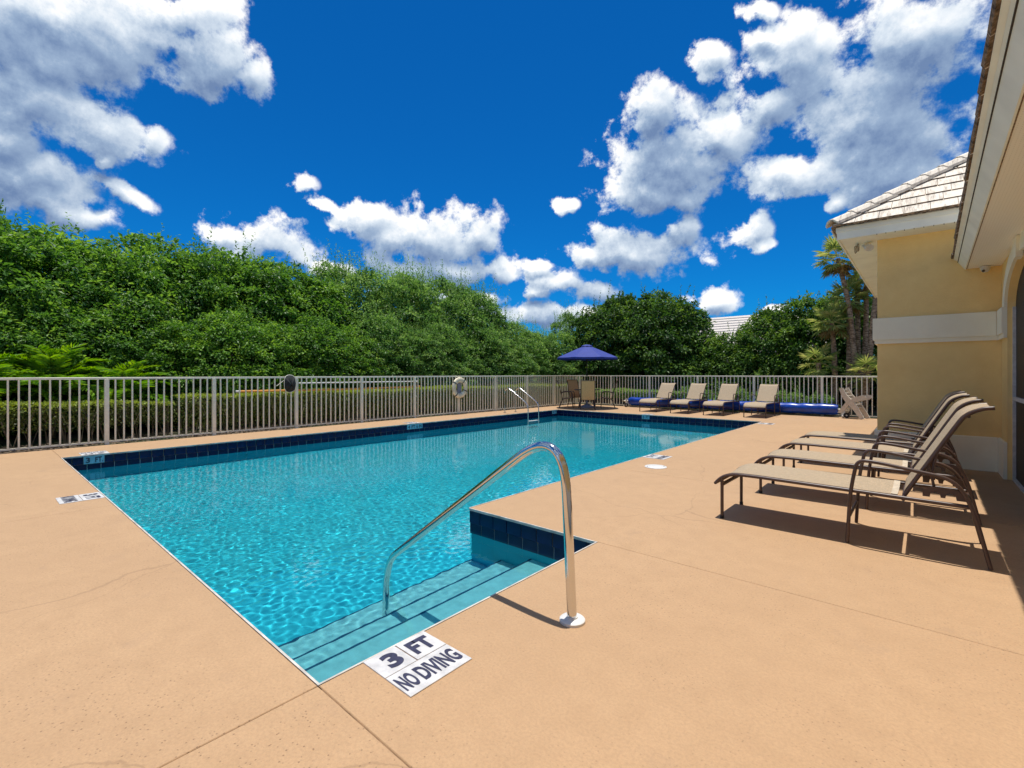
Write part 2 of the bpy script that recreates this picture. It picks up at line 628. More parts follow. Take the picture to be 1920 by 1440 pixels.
M = dict(
    deck=deck_material(),
    joint=simple('joint_filler', (0.30, 0.18, 0.095), 0.9, var=0.3, scale=9),
    edge=simple('worn_edge_white', (0.62, 0.58, 0.52), 0.7, var=0.25, scale=6),
    plaster=simple('pool_plaster', (0.008, 0.43, 0.53), 0.6, var=0.05, scale=3),
    step_plaster=simple('step_plaster', (0.23, 0.49, 0.52), 0.6, var=0.08, scale=14),
    nosing=simple('step_nosing_tile', (0.01, 0.06, 0.11), 0.3),
    tile=simple('navy_tile', (0.005, 0.014, 0.075), 0.28, spec=0.25, var=0.35, scale=4),
    grout=simple('grout', (0.62, 0.64, 0.64), 0.8),
    marker=simple('pale_blue_tile', (0.28, 0.55, 0.66), 0.2),
    water=water_material(),
    sign=simple('white_sign_tile', (0.62, 0.61, 0.60), 0.45, var=0.13, scale=16),
    ink=simple('navy_lettering', (0.035, 0.035, 0.075), 0.5, var=0.2, scale=60),
    chrome=simple('polished_steel', (0.72, 0.71, 0.69), 0.10, 1.0, var=0.05, scale=3),
    flange=simple('white_plastic', (0.70, 0.69, 0.66), 0.4, var=0.06),
    fence=simple('fence_paint', (0.88, 0.83, 0.66), 0.45, var=0.06),
    stucco=stucco_material('yellow_stucco', (0.94, 0.675, 0.275), 0.9, 0.09),
    trim=stucco_material('white_trim_stucco', (0.94, 0.88, 0.68), 0.3, 0.06),
    fascia=simple('fascia_paint', (0.90, 0.89, 0.75), 0.5, var=0.06, scale=3),
    drip=simple('fascia_gap_dark', (0.05, 0.04, 0.03), 0.9),
    soffit=soffit_material(),
    rooftile=roof_tile_material(),
    tile_edge=simple('stained_tile_edge', (0.32, 0.22, 0.135), 0.95, var=0.45, scale=30, bump=0.8, bscale=40),
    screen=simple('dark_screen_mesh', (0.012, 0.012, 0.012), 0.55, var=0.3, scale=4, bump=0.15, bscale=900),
    screen_frame=simple('screen_frame_white', (0.62, 0.60, 0.58), 0.4),
    brown=simple('bronze_frame_paint', (0.085, 0.048, 0.036), 0.38, var=0.12, scale=12),
    sling=sling_material('lounger_sling', (0.47, 0.36, 0.235)),
    sling_gold=sling_material('chair_sling', (0.80, 0.47, 0.20), 0.12),
    hem=simple('sling_hem', (0.55, 0.46, 0.34), 0.7),
    umbrella=simple('blue_canopy', (0.018, 0.040, 0.26), 0.75, var=0.06, scale=5),
    pole=simple('dark_pole', (0.02, 0.02, 0.022), 0.4),
    grey=simple('grey_concrete', (0.25, 0.25, 0.30), 0.8),
    blue_cover=simple('blue_solar_cover', (0.004, 0.055, 0.40), 0.28, var=0.25, scale=5, bump=0.5, bscale=9),
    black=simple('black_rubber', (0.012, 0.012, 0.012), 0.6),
    net=simple('black_net', (0.014, 0.017, 0.017), 0.8, bump=0.8, bscale=160),
    orange=simple('orange_pole', (0.80, 0.36, 0.06), 0.4, var=0.15),
    white=simple('white_paint', (0.72, 0.72, 0.72), 0.4, var=0.05),
    ring=simple('cream_ring', (0.84, 0.74, 0.52), 0.5, var=0.14, scale=6),
    rope=simple('dark_rope', (0.03, 0.035, 0.05), 0.8),
    resin=simple('tan_resin', (0.62, 0.54, 0.42), 0.5, var=0.1),
    glass=simple('camera_glass', (0.03, 0.022, 0.02), 0.1),
    soil=soil_material(),
    bark=trunk_material('bark', (0.03, 0.02, 0.013), (0.15, 0.105, 0.07)),
    palm_bark=trunk_material('palm_bark', (0.14, 0.08, 0.04), (0.52, 0.35, 0.22)),
    twig=simple('twig', (0.20, 0.15, 0.10), 0.9),
    leaf=leaf_material('green_leaf', (0.030, 0.092, 0.018), (0.100, 0.240, 0.036), (0.235, 0.410, 0.065), 0.45, 0.42),
    leaf_pale=leaf_material('pale_leaf', (0.034, 0.098, 0.022), (0.118, 0.255, 0.054), (0.265, 0.42, 0.11), 0.45, 0.42),
    leaf_dark=leaf_material('dark_leaf', (0.018, 0.052, 0.012), (0.062, 0.150, 0.026), (0.19, 0.32, 0.050), 0.5, 0.34),
    hedge=leaf_material('hedge_leaf', (0.085, 0.082, 0.030), (0.14, 0.185, 0.042), (0.33, 0.42, 0.05)),
    shrub=leaf_material('shrub_leaf', (0.05, 0.13, 0.03), (0.14, 0.27, 0.06), (0.29, 0.42, 0.12), 0.45, 0.4),
    frond=leaf_material('frond_leaf', (0.06, 0.17, 0.015), (0.15, 0.33, 0.025), (0.30, 0.47, 0.05), 0.4, 0.42),
    fan=leaf_material('fan_leaf', (0.12, 0.19, 0.045), (0.26, 0.34, 0.09), (0.55, 0.50, 0.19), 0.4, 0.45),
    fan_dry=leaf_material('dry_fan_leaf', (0.16, 0.10, 0.035), (0.30, 0.20, 0.07), (0.42, 0.30, 0.12), 0.6),
    litter=simple('leaf_litter', (0.20, 0.15, 0.10), 0.9, var=0.3, scale=9),
    housewall=simple('house_wall', (0.62, 0.48, 0.30), 0.8),
    houseroof=simple('house_roof', (0.66, 0.60, 0.54), 0.85, var=0.1),
)

# ------------------------------------------------------------------ mesh helpers
def np_mesh(name, V, F, mat, smooth=False, tint=None):
    V = np.asarray(V, np.float32).reshape(-1, 3)
    F = np.asarray(F, np.int32)
    me = bpy.data.meshes.new(name)
    k = F.shape[1]
    me.vertices.add(len(V))
    me.vertices.foreach_set('co', V.ravel())
    me.loops.add(F.size)
    me.loops.foreach_set('vertex_index', F.ravel())
    me.polygons.add(len(F))
    me.polygons.foreach_set('loop_start', np.arange(0, F.size, k, dtype=np.int32))
    me.polygons.foreach_set('use_smooth', np.full(len(F), smooth))
    me.update(calc_edges=True)
    me.materials.append(mat)
    if tint is not None:
        a = me.attributes.new('tint', 'FLOAT', 'POINT')
        a.data.foreach_set('value', np.asarray(tint, np.float32))
    return me


def link(name, me, parent=None, loc=None, rot=None, scale=None):
    o = bpy.data.objects.new(name, me)
    C.objects.link(o)
    if parent is not None:
        o.parent = parent
    if loc is not None:
        o.location = loc
    if rot is not None:
        o.rotation_euler = rot
    if scale is not None:
        o.scale = scale
    return o


def tag(o, label=None, cat=None, group=None, kind=None):
    if label:
        o['label'] = label
    if cat:
        o['category'] = cat
    if group:
        o['group'] = group
    if kind:
        o['kind'] = kind
    return o


def thing(name, label, cat, loc=(0, 0, 0), rz=0.0, group=None, kind=None):
    o = link(name, None, None, loc, (0, 0, rz))
    return tag(o, label, cat, group, kind)


def copy_tree(o, parent=None):
    c = o.copy()
    C.objects.link(c)
    if parent is not None:
        c.parent = parent
    for ch in o.children:
        copy_tree(ch, c)
    return c


class MB:
    """collects polygons, builds one mesh object"""
    def __init__(self):
        self.v, self.f = [], []

    def add(self, verts, faces):
        n = len(self.v)
        self.v += [tuple(p) for p in verts]
        self.f += [tuple(i + n for i in f) for f in faces]
        return self

    def box(self, x0, x1, y0, y1, z0, z1, b=0.0):
        if b <= 0:
            self.add([(x0, y0, z0), (x1, y0, z0), (x1, y1, z0), (x0, y1, z0), (x0, y0, z1), (x1, y0, z1), (x1, y1, z1), (x0, y1, z1)],
                     [(3, 2, 1, 0), (4, 5, 6, 7), (0, 1, 5, 4), (1, 2, 6, 5), (2, 3, 7, 6), (3, 0, 4, 7)])
        else:                                       # chamfered top edge
            self.add([(x0, y0, z0), (x1, y0, z0), (x1, y1, z0), (x0, y1, z0),
                      (x0, y0, z1 - b), (x1, y0, z1 - b), (x1, y1, z1 - b), (x0, y1, z1 - b),
                      (x0 + b, y0 + b, z1), (x1 - b, y0 + b, z1), (x1 - b, y1 - b, z1), (x0 + b, y1 - b, z1)],
                     [(3, 2, 1, 0), (8, 9, 10, 11), (0, 1, 5, 4), (1, 2, 6, 5), (2, 3, 7, 6), (3, 0, 4, 7),
                      (4, 5, 9, 8), (5, 6, 10, 9), (6, 7, 11, 10), (7, 4, 8, 11)])
        return self

    def tube(self, pts, r, n=10, r2=None, cap=True):
        pts = [Vector(p) for p in pts]
        base = len(self.v)
        up = Vector((0, 0, 1))
        t0 = (pts[1] - pts[0]).normalized()
        nrm = up.cross(t0)
        if nrm.length < 1e-3:
            nrm = Vector((1, 0, 0)).cross(t0)
        nrm.normalize()
        m = len(pts)
        for i, p in enumerate(pts):
            t = (pts[min(i + 1, m - 1)] - pts[max(i - 1, 0)]).normalized()
            nrm = (nrm - t * nrm.dot(t)).normalized()
            bn = t.cross(nrm)
            rr = r if r2 is None else r + (r2 - r) * i / (m - 1)
            for k in range(n):
                a = 2 * PI * k / n
                self.v.append(tuple(p + nrm * (math.cos(a) * rr) + bn * (math.sin(a) * rr)))
        for i in range(m - 1):
            for k in range(n):
                a, b = base + i * n + k, base + i * n + (k + 1) % n
                self.f.append((a, b, b + n, a + n))
        if cap:
            self.f.append(tuple(base + k for k in reversed(range(n))))
            self.f.append(tuple(base + (m - 1) * n + k for k in range(n)))
        return self

    def lathe(self, prof, c=(0, 0, 0), n=24):
        base = len(self.v)
        for (r, z) in prof:
            for k in range(n):
                a = 2 * PI * k / n
                self.v.append((c[0] + r * math.cos(a), c[1] + r * math.sin(a), c[2] + z))
        for i in range(len(prof) - 1):
            for k in range(n):
                a, b = base + i * n + k, base + i * n + (k + 1) % n
                self.f.append((a, b, b + n, a + n))
        self.f.append(tuple(base + k for k in reversed(range(n))))
        self.f.append(tuple(base + (len(prof) - 1) * n + k for k in range(n)))
        return self

    def prism(self, poly, y0, y1):
        """polygon in the x-z plane pushed from y0 to y1"""
        n = len(poly)
        self.add([(x, y0, z) for x, z in poly] + [(x, y1, z) for x, z in poly],
                 [tuple(range(n)), tuple(range(2 * n - 1, n - 1, -1))] +
                 [(i, n + i, n + (i + 1) % n, (i + 1) % n) for i in range(n)])
        return self

    def sheet(self, prof, y0, y1, sag=0.0, ny=7, th=0.004):
        """profile in x-z swept over y, sagging in the middle, with thickness"""
        base = len(self.v)
        m = len(prof)
        for s in (0, 1):
            for j in range(ny):
                u = j / (ny - 1)
                k = sag * (1 - (2 * u - 1) ** 2)
                for (x, z) in prof:
                    self.v.append((x, y0 + (y1 - y0) * u, z - k - s * th))
        L = ny * m
        for j in range(ny - 1):
            for i in range(m - 1):
                a = base + j * m + i
                self.f.append((a, a + 1, a + m + 1, a + m))
                self.f.append((a + L, a + L + m, a + L + m + 1, a + L + 1))
        for i in range(m - 1):
            a, b = base + i, base + (ny - 1) * m + i
            self.f.append((a, a + L, a + L + 1, a + 1))
            self.f.append((b, b + 1, b + L + 1, b + L))
        for j in range(ny - 1):
            a, b = base + j * m, base + j * m + m - 1
            self.f.append((a, a + m, a + m + L, a + L))
            self.f.append((b, b + L, b + m + L, b + m))
        return self

    def mesh(self, name, mat, smooth=False, angle=0.7):
        me = bpy.data.meshes.new(name)
        me.from_pydata(self.v, [], self.f)
        me.materials.append(mat)
        if smooth:
            me.shade_smooth()
            me.set_sharp_from_angle(angle=angle)
        me.update()
        return me

    def build(self, name, mat, parent=None, loc=None, rot=None, smooth=False):
        return link(name, self.mesh(name, mat, smooth), parent, loc, rot)


def spline(pts, n=8):
    """Catmull-Rom through the points"""
    P = [Vector(p) for p in pts]
    P = [P[0] * 2 - P[1]] + P + [P[-1] * 2 - P[-2]]
    out = []
    for i in range(1, len(P) - 2):
        a, b, c, d = P[i - 1], P[i], P[i + 1], P[i + 2]
        for k in range(n):
            t = k / n
            out.append(0.5 * ((2 * b) + (c - a) * t + (2 * a - 5 * b + 4 * c - d) * t * t + (3 * b - a - 3 * c + d) * t ** 3))
    out.append(P[-2])
    return out


def rounded(pts, r, n=5):
    """polyline with its inner corners rounded by radius r"""
    P = [Vector(p) for p in pts]
    out = [P[0]]
    for i in range(1, len(P) - 1):
        a, b, c = P[i - 1], P[i], P[i + 1]
        rr = min(r, (a - b).length * 0.49, (c - b).length * 0.49)
        s, e = b + (a - b).normalized() * rr, b + (c - b).normalized() * rr
        for k in range(n + 1):
            t = k / n
            out.append(s * (1 - t) ** 2 + b * 2 * t * (1 - t) + e * t * t)
    out.append(P[-1])
    return out


def lettering(parent, text, cx, cy, w, h, mat, bold=0.02, z=0.0, name='lettering'):
    """flat raised letters filling a w x h box around (cx, cy) of the parent's xy plane"""
    cu = bpy.data.curves.new(name, 'FONT')
    cu.body = text
    cu.offset = bold
    cu.extrude = 0.0
    cu.resolution_u = 4
    o = bpy.data.objects.new(name, cu)
    C.objects.link(o)
    dg = bpy.context.evaluated_depsgraph_get()
    me = bpy.data.meshes.new_from_object(o.evaluated_get(dg))
    bpy.data.objects.remove(o)
    bpy.data.curves.remove(cu)
    n = len(me.vertices)
    v = np.empty(n * 3, np.float32)
    me.vertices.foreach_get('co', v)
    v = v.reshape(-1, 3)
    lo, hi = v.min(0), v.max(0)
    v[:, 0] = (v[:, 0] - (lo[0] + hi[0]) / 2) * w / (hi[0] - lo[0]) + cx
    v[:, 1] = (v[:, 1] - (lo[1] + hi[1]) / 2) * h / (hi[1] - lo[1]) + cy
    v[:, 2] = z
    me.vertices.foreach_set('co', v.ravel())
    me.materials.clear()
    me.materials.append(mat)
    me.update()
    return link(name, me, parent)


# ------------------------------------------------------------------ key positions (metres, x across the pool, y along it)
XL, XR1, XR2 = -10.476, -1.981, -3.457
Y0, Y1, Y2 = 1.0, 3.329, 14.743
WATER = -0.23
FX, FY = -11.86, 18.12        # the two fence lines
DX0, DX1, DY0, DY1 = -11.72, 0.86, -4.0, 17.98

# ------------------------------------------------------------------ ground
def ring(name, mat, x0, x1, y0, y1, X0, X1_, Y0_, Y1_, z):
    v = [(x0, y0, z), (x1, y0, z), (x1, y1, z), (x0, y1, z), (X0, Y0_, z), (X1_, Y0_, z), (X1_, Y1_, z), (X0, Y1_, z)]
    f = [(0, 1, 5, 4), (1, 2, 6, 5), (2, 3, 7, 6), (3, 0, 4, 7)]
    me = bpy.data.meshes.new(name)
    me.from_pydata(v, [], f)
    me.materials.append(mat)
    return link(name, me)


tag(ring('ground', M['soil'], -600, 600, -600, 600, XL - 0.3, XR1 + 0.3, Y0 - 0.3, Y2 + 0.3, -0.03), kind='structure')

# deck: slabs with narrow open joints between them, each a piece of the deck
deck = thing('pool_deck', None, None, kind='structure')
J = 0.005
slabs = [
    (DX0, -6.3, DY0, Y0), (-6.3, XR1, DY0, Y0), (XR1, DX1, DY0, Y0),
    (DX0, XL, Y0, 5.6), (DX0, XL, 5.6, 10.2), (DX0, XL, 10.2, Y2),
    (DX0, XL, Y2, DY1), (XL, -7.0, Y2, DY1), (-7.0, XR2, Y2, DY1), (XR2, DX1, Y2, DY1),
    (XR1, DX1, Y0, Y1 - 0.09), (XR2, DX1, Y1, 6.1), (XR2, DX1, 6.1, 10.4), (XR2, DX1, 10.4, Y2),
]
# close the strip beside the step recess so that no gap opens there
slabs[10] = (XR1, DX1, Y0, Y1)
for (x0, x1, y0, y1) in slabs:
    MB().box(x0 + (J / 2), x1 - J / 2, y0 + J / 2, y1 - J / 2, -0.16, 0.0, 0.003).build('slab', M['deck'], deck)
MB().box(DX0 - 0.02, XL - 0.03, DY0, DY1, -0.3, -0.004).box(XL - 0.03, DX1, DY0, Y0 - 0.03, -0.3, -0.0042)\
    .box(XR1 + 0.03, DX1, Y0 - 0.03, DY1, -0.3, -0.0044).box(XR2 + 0.03, XR1 + 0.03, Y1 + 0.03, DY1, -0.3, -0.0046)\
    .box(XL - 0.03, XR2 + 0.03, Y2 + 0.03, DY1, -0.3, -0.0048).build('joint_bed', M['joint'], deck)
# bare worn edge round the water
W_ = 0.011
e = MB()
for (a, b) in [((XL, Y0), (XL, Y2)), ((XR2, Y1), (XR2, Y2))]:
    sx = 1 if a[0] == XL else -1
    e.box(min(a[0], a[0] + sx * W_), max(a[0], a[0] + sx * W_), a[1], b[1], -0.022, 0.0015)
e.box(XL + W_, XR1, Y0, Y0 + W_, -0.022, 0.001).box(XR1 - W_, XR1, Y0 + W_, Y1, -0.022, 0.0012)
e.box(XR2, XR1 - W_, Y1 - W_, Y1, -0.022, 0.0008).box(XL + W_, XR2 - W_, Y2 - W_, Y2, -0.022, 0.0010)
e.build('worn_edge', M['edge'], deck)

# ------------------------------------------------------------------ pool shell
pool = thing('swimming_pool', None, None, kind='structure')
R = 0.022                                             # plaster lies behind the tiles
xl, xr1, xr2, y0p, y1p, y2p = XL - 0.012, XR1 + 0.012, XR2 + 0.012, Y0 - 0.012, Y1 + 0.012, Y2 + 0.012


def receiver(o):
    o.cycles.is_caustics_receiver = True
    return o


def floor_z(y):
    t = min(1, max(0, (y - 4.5) / 9.0))
    return -1.22 - 0.62 * t * t * (3 - 2 * t)


outline = [(xl, y0p), (xr1, y0p), (xr1, y1p), (xr2, y1p), (xr2, y2p), (xl, y2p)]
for i in range(6):
    a, b = outline[i], outline[(i + 1) % 6]
    me = bpy.data.meshes.new('wall')
    me.from_pydata([(*a, -0.015), (*b, -0.015), (*b, -2.2), (*a, -2.2)], [], [(0, 1, 2, 3)])
    me.materials.append(M['plaster'])
    receiver(link('wall', me, pool))
ys = np.linspace(y0p - 0.05, y2p + 0.05, 40)
V = [(x, y, floor_z(y)) for y in ys for x in (xl - 0.05, xr1 + 0.05)]
receiver(link('pool_floor', np_mesh('pool_floor', V, [(2 * i, 2 * i + 1, 2 * i + 3, 2 * i + 2) for i in range(39)], M['plaster'], True), pool))
for (x, z, zb) in ((-2.68, -0.47, -0.76), (-3.046, -0.74, -1.02), (-3.449, -0.99, -1.25)):
    st = receiver(MB().box(x, xr1 + 0.03, y0p - 0.03, y1p + 0.03 if x > -3.4 else y1p - 0.002, zb - 0.2, z, 0.01).build('step', M['step_plaster'], pool))
    receiver(MB().box(x - 0.004, x + 0.014, y0p, y1p, z - 0.03, z + 0.003).build('step_nosing', M['nosing'], st))

# waterline tiles, two rows, each tile an object
P_ = 0.176
tile_top = MB().box(-P_ / 2 + 0.004, P_ / 2 - 0.004, -0.006, 0.006, -0.061, 0.061, 0.0).mesh('tile', M['tile'])
tile_low = MB().box(-P_ / 2 + 0.004, P_ / 2 - 0.004, -0.005, 0.005, -0.068, 0.068, 0.0).mesh('tile', M['tile'])


def tile_run(a, b, inward, start, skip=()):
    a, b = Vector((*a, 0)), Vector((*b, 0))
    L = (b - a).length
    d = (b - a) / L
    n = Vector((*inward, 0))
    rz = math.atan2(d.y, d.x)
    cnt = 0
    for row in (0, 1):
        s = start - P_ if row == 0 else start - P_ * 0.94
        while s < L:
            s0, s1 = max(s, 0.002), min(s + P_, L - 0.002)
            for q0, q1 in (skip if row == 0 else ()):       # cut the tiles round a depth marker
                if s0 < q0 < s1:
                    s1 = q0
                elif s0 < q1 < s1:
                    s0 = q1
                elif q0 <= s0 and s1 <= q1:
                    s1 = s0
            if s1 - s0 > 0.02:
                p = a + d * ((s0 + s1) / 2) + n * (0.0005 if row == 0 else -0.0045)
                p.z = -0.0835 if row == 0 else -0.2165
                o = link('tile', tile_top if row == 0 else tile_low, pool, p, (rnd.uniform(-0.006, 0.006), 0, rz + rnd.uniform(-0.004, 0.004)),
                         ((s1 - s0) / P_, 1, 1))
                cnt += 1
            s += P_
    q = [a + n * -0.0105, b + n * -0.0105, b + n * 0.0015, a + n * 0.0015]
    return cnt


tile_run((XL, Y0), (XL, Y2), (1, 0), 0.13, [(0.27, 0.538), (6.76, 7.28), (13.345, 13.615)])
tile_run((XR2, Y2), (XL, Y2), (0, -1), 0.1, [(3.363, 3.633)])
tile_run((XR2, Y1), (XR1, Y1), (0, -1), 0.151)
g = MB()
for (a, b, n) in [((XL, Y0), (XL, Y2), (1, 0)), ((XL, Y2), (XR2, Y2), (0, -1)), ((XR2, Y1), (XR1, Y1), (0, -1)),
                  ((XR2, Y1), (XR2, Y2), (-1, 0)), ((XL, Y0), (XR1, Y0), (0, 1)), ((XR1, Y0), (XR1, Y1), (-1, 0))]:
    q = 0.0
    x0, x1 = sorted((a[0] - n[0] * 0.011, b[0] + n[0] * 0.0005))
    y0, y1 = sorted((a[1] - n[1] * 0.011, b[1] + n[1] * 0.0005))
    if n[0]:
        x0, x1 = sorted((a[0] - n[0] * 0.0115, a[0] - n[0] * 0.0055))
        y0, y1 = sorted((a[1], b[1]))
    else:
        y0, y1 = sorted((a[1] - n[1] * 0.0115, a[1] - n[1] * 0.0055))
    g.box(x0, x1, y0, y1, -0.283, -0.0215)
g.build('grout', M['grout'], pool)
# tiles of the walls that face away from the photograph, joined
h_ = MB()
for k in range(int((Y2 - Y1) / P_)):
    yy = Y1 + 0.02 + k * P_
    h_.box(XR2 - 0.004, XR2 + 0.004, yy, yy + P_ - 0.006, -0.1455, -0.0225).box(XR2 + 0.0005, XR2 + 0.005, yy, yy + P_ - 0.006, -0.284, -0.1485)
for k in range(int((XR1 - XL) / P_)):
    xx = XL + 0.02 + k * P_
    h_.box(xx, xx + P_ - 0.006, Y0 - 0.004, Y0 + 0.004, -0.1455, -0.0225).box(xx, xx + P_ - 0.006, Y0 - 0.005, Y0 - 0.0005, -0.284, -0.1485)
tag(h_.build('hidden_tile_band', M['tile'], pool), kind='stuff')

# ------------------------------------------------------------------ water with real ripples
def make_water():
    dx = 0.0142
    nx, ny = int((xr1 - xl) / dx), int((y2p - y0p) / dx)
    xs, ys = np.linspace(xl, xr1, nx), np.linspace(y0p, y2p, ny)
    X, Y = np.meshgrid(xs, ys)
    r = np.random.default_rng(5)
    Z = np.zeros_like(X)
    # livelier near the steps, calm towards the far end
    calm = np.clip((Y - 3.0) / 9.0, 0, 1)
    amp = 1.0 - 0.70 * calm ** 0.8
    for i in range(110):
        lam = math.exp(r.uniform(math.log(0.050), math.log(0.13)))
        a = r.uniform(0, 2 * PI)
        k = 2 * PI / lam
        Z += 0.000064 * (lam / 0.1) ** 1.30 * np.sin(k * (math.cos(a) * X + math.sin(a) * Y) + r.uniform(0, 2 * PI))
    for i in range(14):
        lam = r.uniform(0.5, 1.3)
        a = r.uniform(0, 2 * PI)
        Z += 0.00022 * np.sin(2 * PI / lam * (math.cos(a) * X + math.sin(a) * Y) + r.uniform(0, 6))
    # rings spreading from the handrail and from a drop near the corner
    for (cx, cy, A, s) in ((-3.2, 2.17, 0.0005, 0.5), (-2.95, 1.45, 0.0009, 0.25)):
        D = np.hypot(X - cx, Y - cy)
        Z += A * np.sin(2 * PI * D / 0.085) * np.exp(-D / s)
    amp *= (1.0 - 0.5 * np.clip((X + 3.9) / 0.6, 0, 1)) * (1.0 - 0.5 * np.clip((X + 2.9) / 0.4, 0, 1))      # hardly any swell over the first tread
    Z = WATER + Z * amp
    idx = np.arange(nx * ny).reshape(ny, nx)
    keep = ~((X[:-1, :-1] > XR2 + 0.04) & (Y[:-1, :-1] > Y1 + 0.04))
    F = np.stack([idx[:-1, :-1], idx[:-1, 1:], idx[1:, 1:], idx[1:, :-1]], -1)[keep]
    o = link('pool_water', np_mesh('pool_water', np.stack([X, Y, Z], -1), F, M['water'], True))
    o.cycles.is_caustics_caster = True
    tag(o, kind='structure')


make_water()

# ------------------------------------------------------------------ depth markers in the wall tiles
def wall_marker(label, words, pos, rz, w):
    """local x along the wall, local z up, facing local -y"""
    t = thing('depth_marker', label, 'depth marker', pos, rz, 'depth markers set in the waterline tiles')
    MB().box(-w / 2, w / 2, -0.003, 0.006, -0.062, 0.062).build('tile_face', M['marker'], t)
    for word, u0, u1 in words:
        le = lettering(t, word, (u0 + u1) / 2 * w, 0, (u1 - u0) * w, 0.088, M['ink'], 0.03)
        le.rotation_euler = (PI / 2, 0, 0)
        le.location = (0, -0.0042, 0)
    return t


wall_marker('pale blue tile reading 3 FT in the navy band at the near left pool corner', [('3', -0.40, -0.20), ('FT.', 0.05, 0.44)], (XL + 0.001, 1.404, -0.0835), PI / 2, 0.262)
wall_marker('long pale blue depth tile halfway along the far left pool wall', [('4', -0.44, -0.32), ('FT', -0.22, 0.02), ('6', 0.09, 0.20), ('IN', 0.27, 0.44)], (XL + 0.001, 8.02, -0.0835), PI / 2, 0.515)
wall_marker('small pale blue depth tile beside the far left pool corner, right of the ladder', [('5', -0.40, -0.18), ('FT', 0.02, 0.42)], (XL + 0.001, 14.48, -0.0835), PI / 2, 0.262)
wall_marker('pale blue depth tile in the far end wall, below the leftmost far lounger', [('5', -0.40, -0.18), ('FT', 0.02, 0.42)], (-6.955, Y2 - 0.001, -0.0835), 0, 0.262)


# ------------------------------------------------------------------ no-diving signs let into the deck
def deck_sign(label, depth, pos, rz):
    """0.355 wide, 0.365 deep; local y points to the water, origin at the middle of the water-side edge"""
    t = thing('no_diving_sign', label, 'deck sign', pos, rz, 'no diving signs set in the deck')
    w, d = 0.355, 0.365
    MB().box(-w / 2, -0.003, -d / 2 + 0.002, -0.004, -0.004, 0.006, 0.0015).build('sign_tile', M['sign'], t)
    MB().box(0.003, w / 2, -d / 2 + 0.002, -0.004, -0.004, 0.0065, 0.0015).build('sign_tile', M['sign'], t)
    MB().box(-w / 2, w / 2, -d, -d / 2 - 0.002, -0.004, 0.0062, 0.0015).build('sign_tile', M['sign'], t)
    lettering(t, depth, -w / 4 + 0.012, -d / 4, 0.082, 0.122, M['ink'], 0.05, 0.0072)
    lettering(t, 'FT', w / 4, -d / 4, 0.125, 0.118, M['ink'], 0.05, 0.0076)
    lettering(t, 'NO', -0.125, -0.75 * d, 0.082, 0.112, M['ink'], 0.035, 0.0074)
    lettering(t, 'DIVING', 0.047, -0.75 * d, 0.226, 0.112, M['ink'], 0.035, 0.0074)
    return t


deck_sign('white 3 FT NO DIVING tiles in the foreground below the handrail', '3', (XR1 + 0.002, 1.392, 0), PI / 2)
deck_sign('white no diving tiles beside the near left edge of the pool', '3', (-6.92, Y0 - 0.002, 0), 0)
deck_sign('white no diving tiles at the pool edge next to the round skimmer lid', '5', (XR2 + 0.002, 7.36, 0), PI / 2)
deck_sign('white no diving tiles by the far right corner of the pool', '5', (XR2 + 0.05, 14.2, 0), PI / 2)
deck_sign('white no diving tiles on the deck above the 3 FT wall tile', '3', (XL - 0.002, 1.43, 0), -PI / 2)
deck_sign('white no diving tiles on the left deck above the long depth tile', '4', (XL - 0.002, 8.05, 0), -PI / 2)
deck_sign('white no diving tiles on the far deck before the leftmost far lounger', '5', (-6.95, Y2 + 0.002, 0), PI)

# skimmer lid
sk = thing('skimmer_cover', 'round white skimmer lid with two screws in the deck', 'skimmer cover', (-2.94, 6.56, 0))
MB().lathe([(0.155, -0.004), (0.155, 0.006), (0.148, 0.010), (0.0, 0.012)], n=36).build('lid', M['flange'], sk, smooth=True)
for a in (0.75, 0.75 + PI):
    MB().lathe([(0.010, 0.0), (0.010, 0.003), (0.0, 0.003)], (0.122 * math.cos(a), 0.122 * math.sin(a), 0.0105), 10).build('screw', M['pole'], sk)

# ------------------------------------------------------------------ steel handrail over the steps
hr = thing('handrail', 'polished steel handrail curving down into the pool steps', 'handrail', (-1.45, 2.17, 0))
path = rounded([(0, 0, -0.02), (-0.014, 0, 0.26), (-0.058, 0, 1.085), (-1.700, 0, -0.092), (-1.752, 0, -0.30), (-1.752, 0, -0.99)], 0.40, 14)
receiver(MB().tube(path, 0.0268, 20).build('rail', M['chrome'], hr, smooth=True))
MB().lathe([(0.070, -0.003), (0.070, 0.013), (0.062, 0.020), (0.030, 0.023), (0.030, 0.03), (0.027, 0.03)], n=32).build('flange', M['flange'], hr, smooth=True)

# ------------------------------------------------------------------ far ladder
ld = thing('pool_ladder', 'steel pool ladder with two sloping rails at the far left corner', 'pool ladder', (XL, 12.25, 0))
for yy in (0.0, 0.57):
    pth = [(-0.50, yy, -0.01), (-0.50, yy, 0.66), (-0.47, yy, 0.78), (-0.37, yy, 0.845), (-0.26, yy, 0.82), (0.36, yy, 0.44), (0.48, yy, 0.34), (0.53, yy, 0.24), (0.535, yy, 0.0), (0.535, yy, -1.15)]
    receiver(MB().tube(spline(pth, 5), 0.018, 12).build('rail', M['chrome'], ld, smooth=True))
    MB().lathe([(0.055, -0.003), (0.055, 0.012), (0.026, 0.02), (0.026, 0.03)], (-0.50, yy, 0), 16).build('flange', M['chrome'], ld, smooth=True)
for zz in (-0.24, -0.5, -0.76, -1.02):
    receiver(MB().box(0.49, 0.58, 0.02, 0.55, zz - 0.02, zz + 0.02).build('tread', M['flange'], ld))

# ------------------------------------------------------------------ fences
PITCH = 0.13


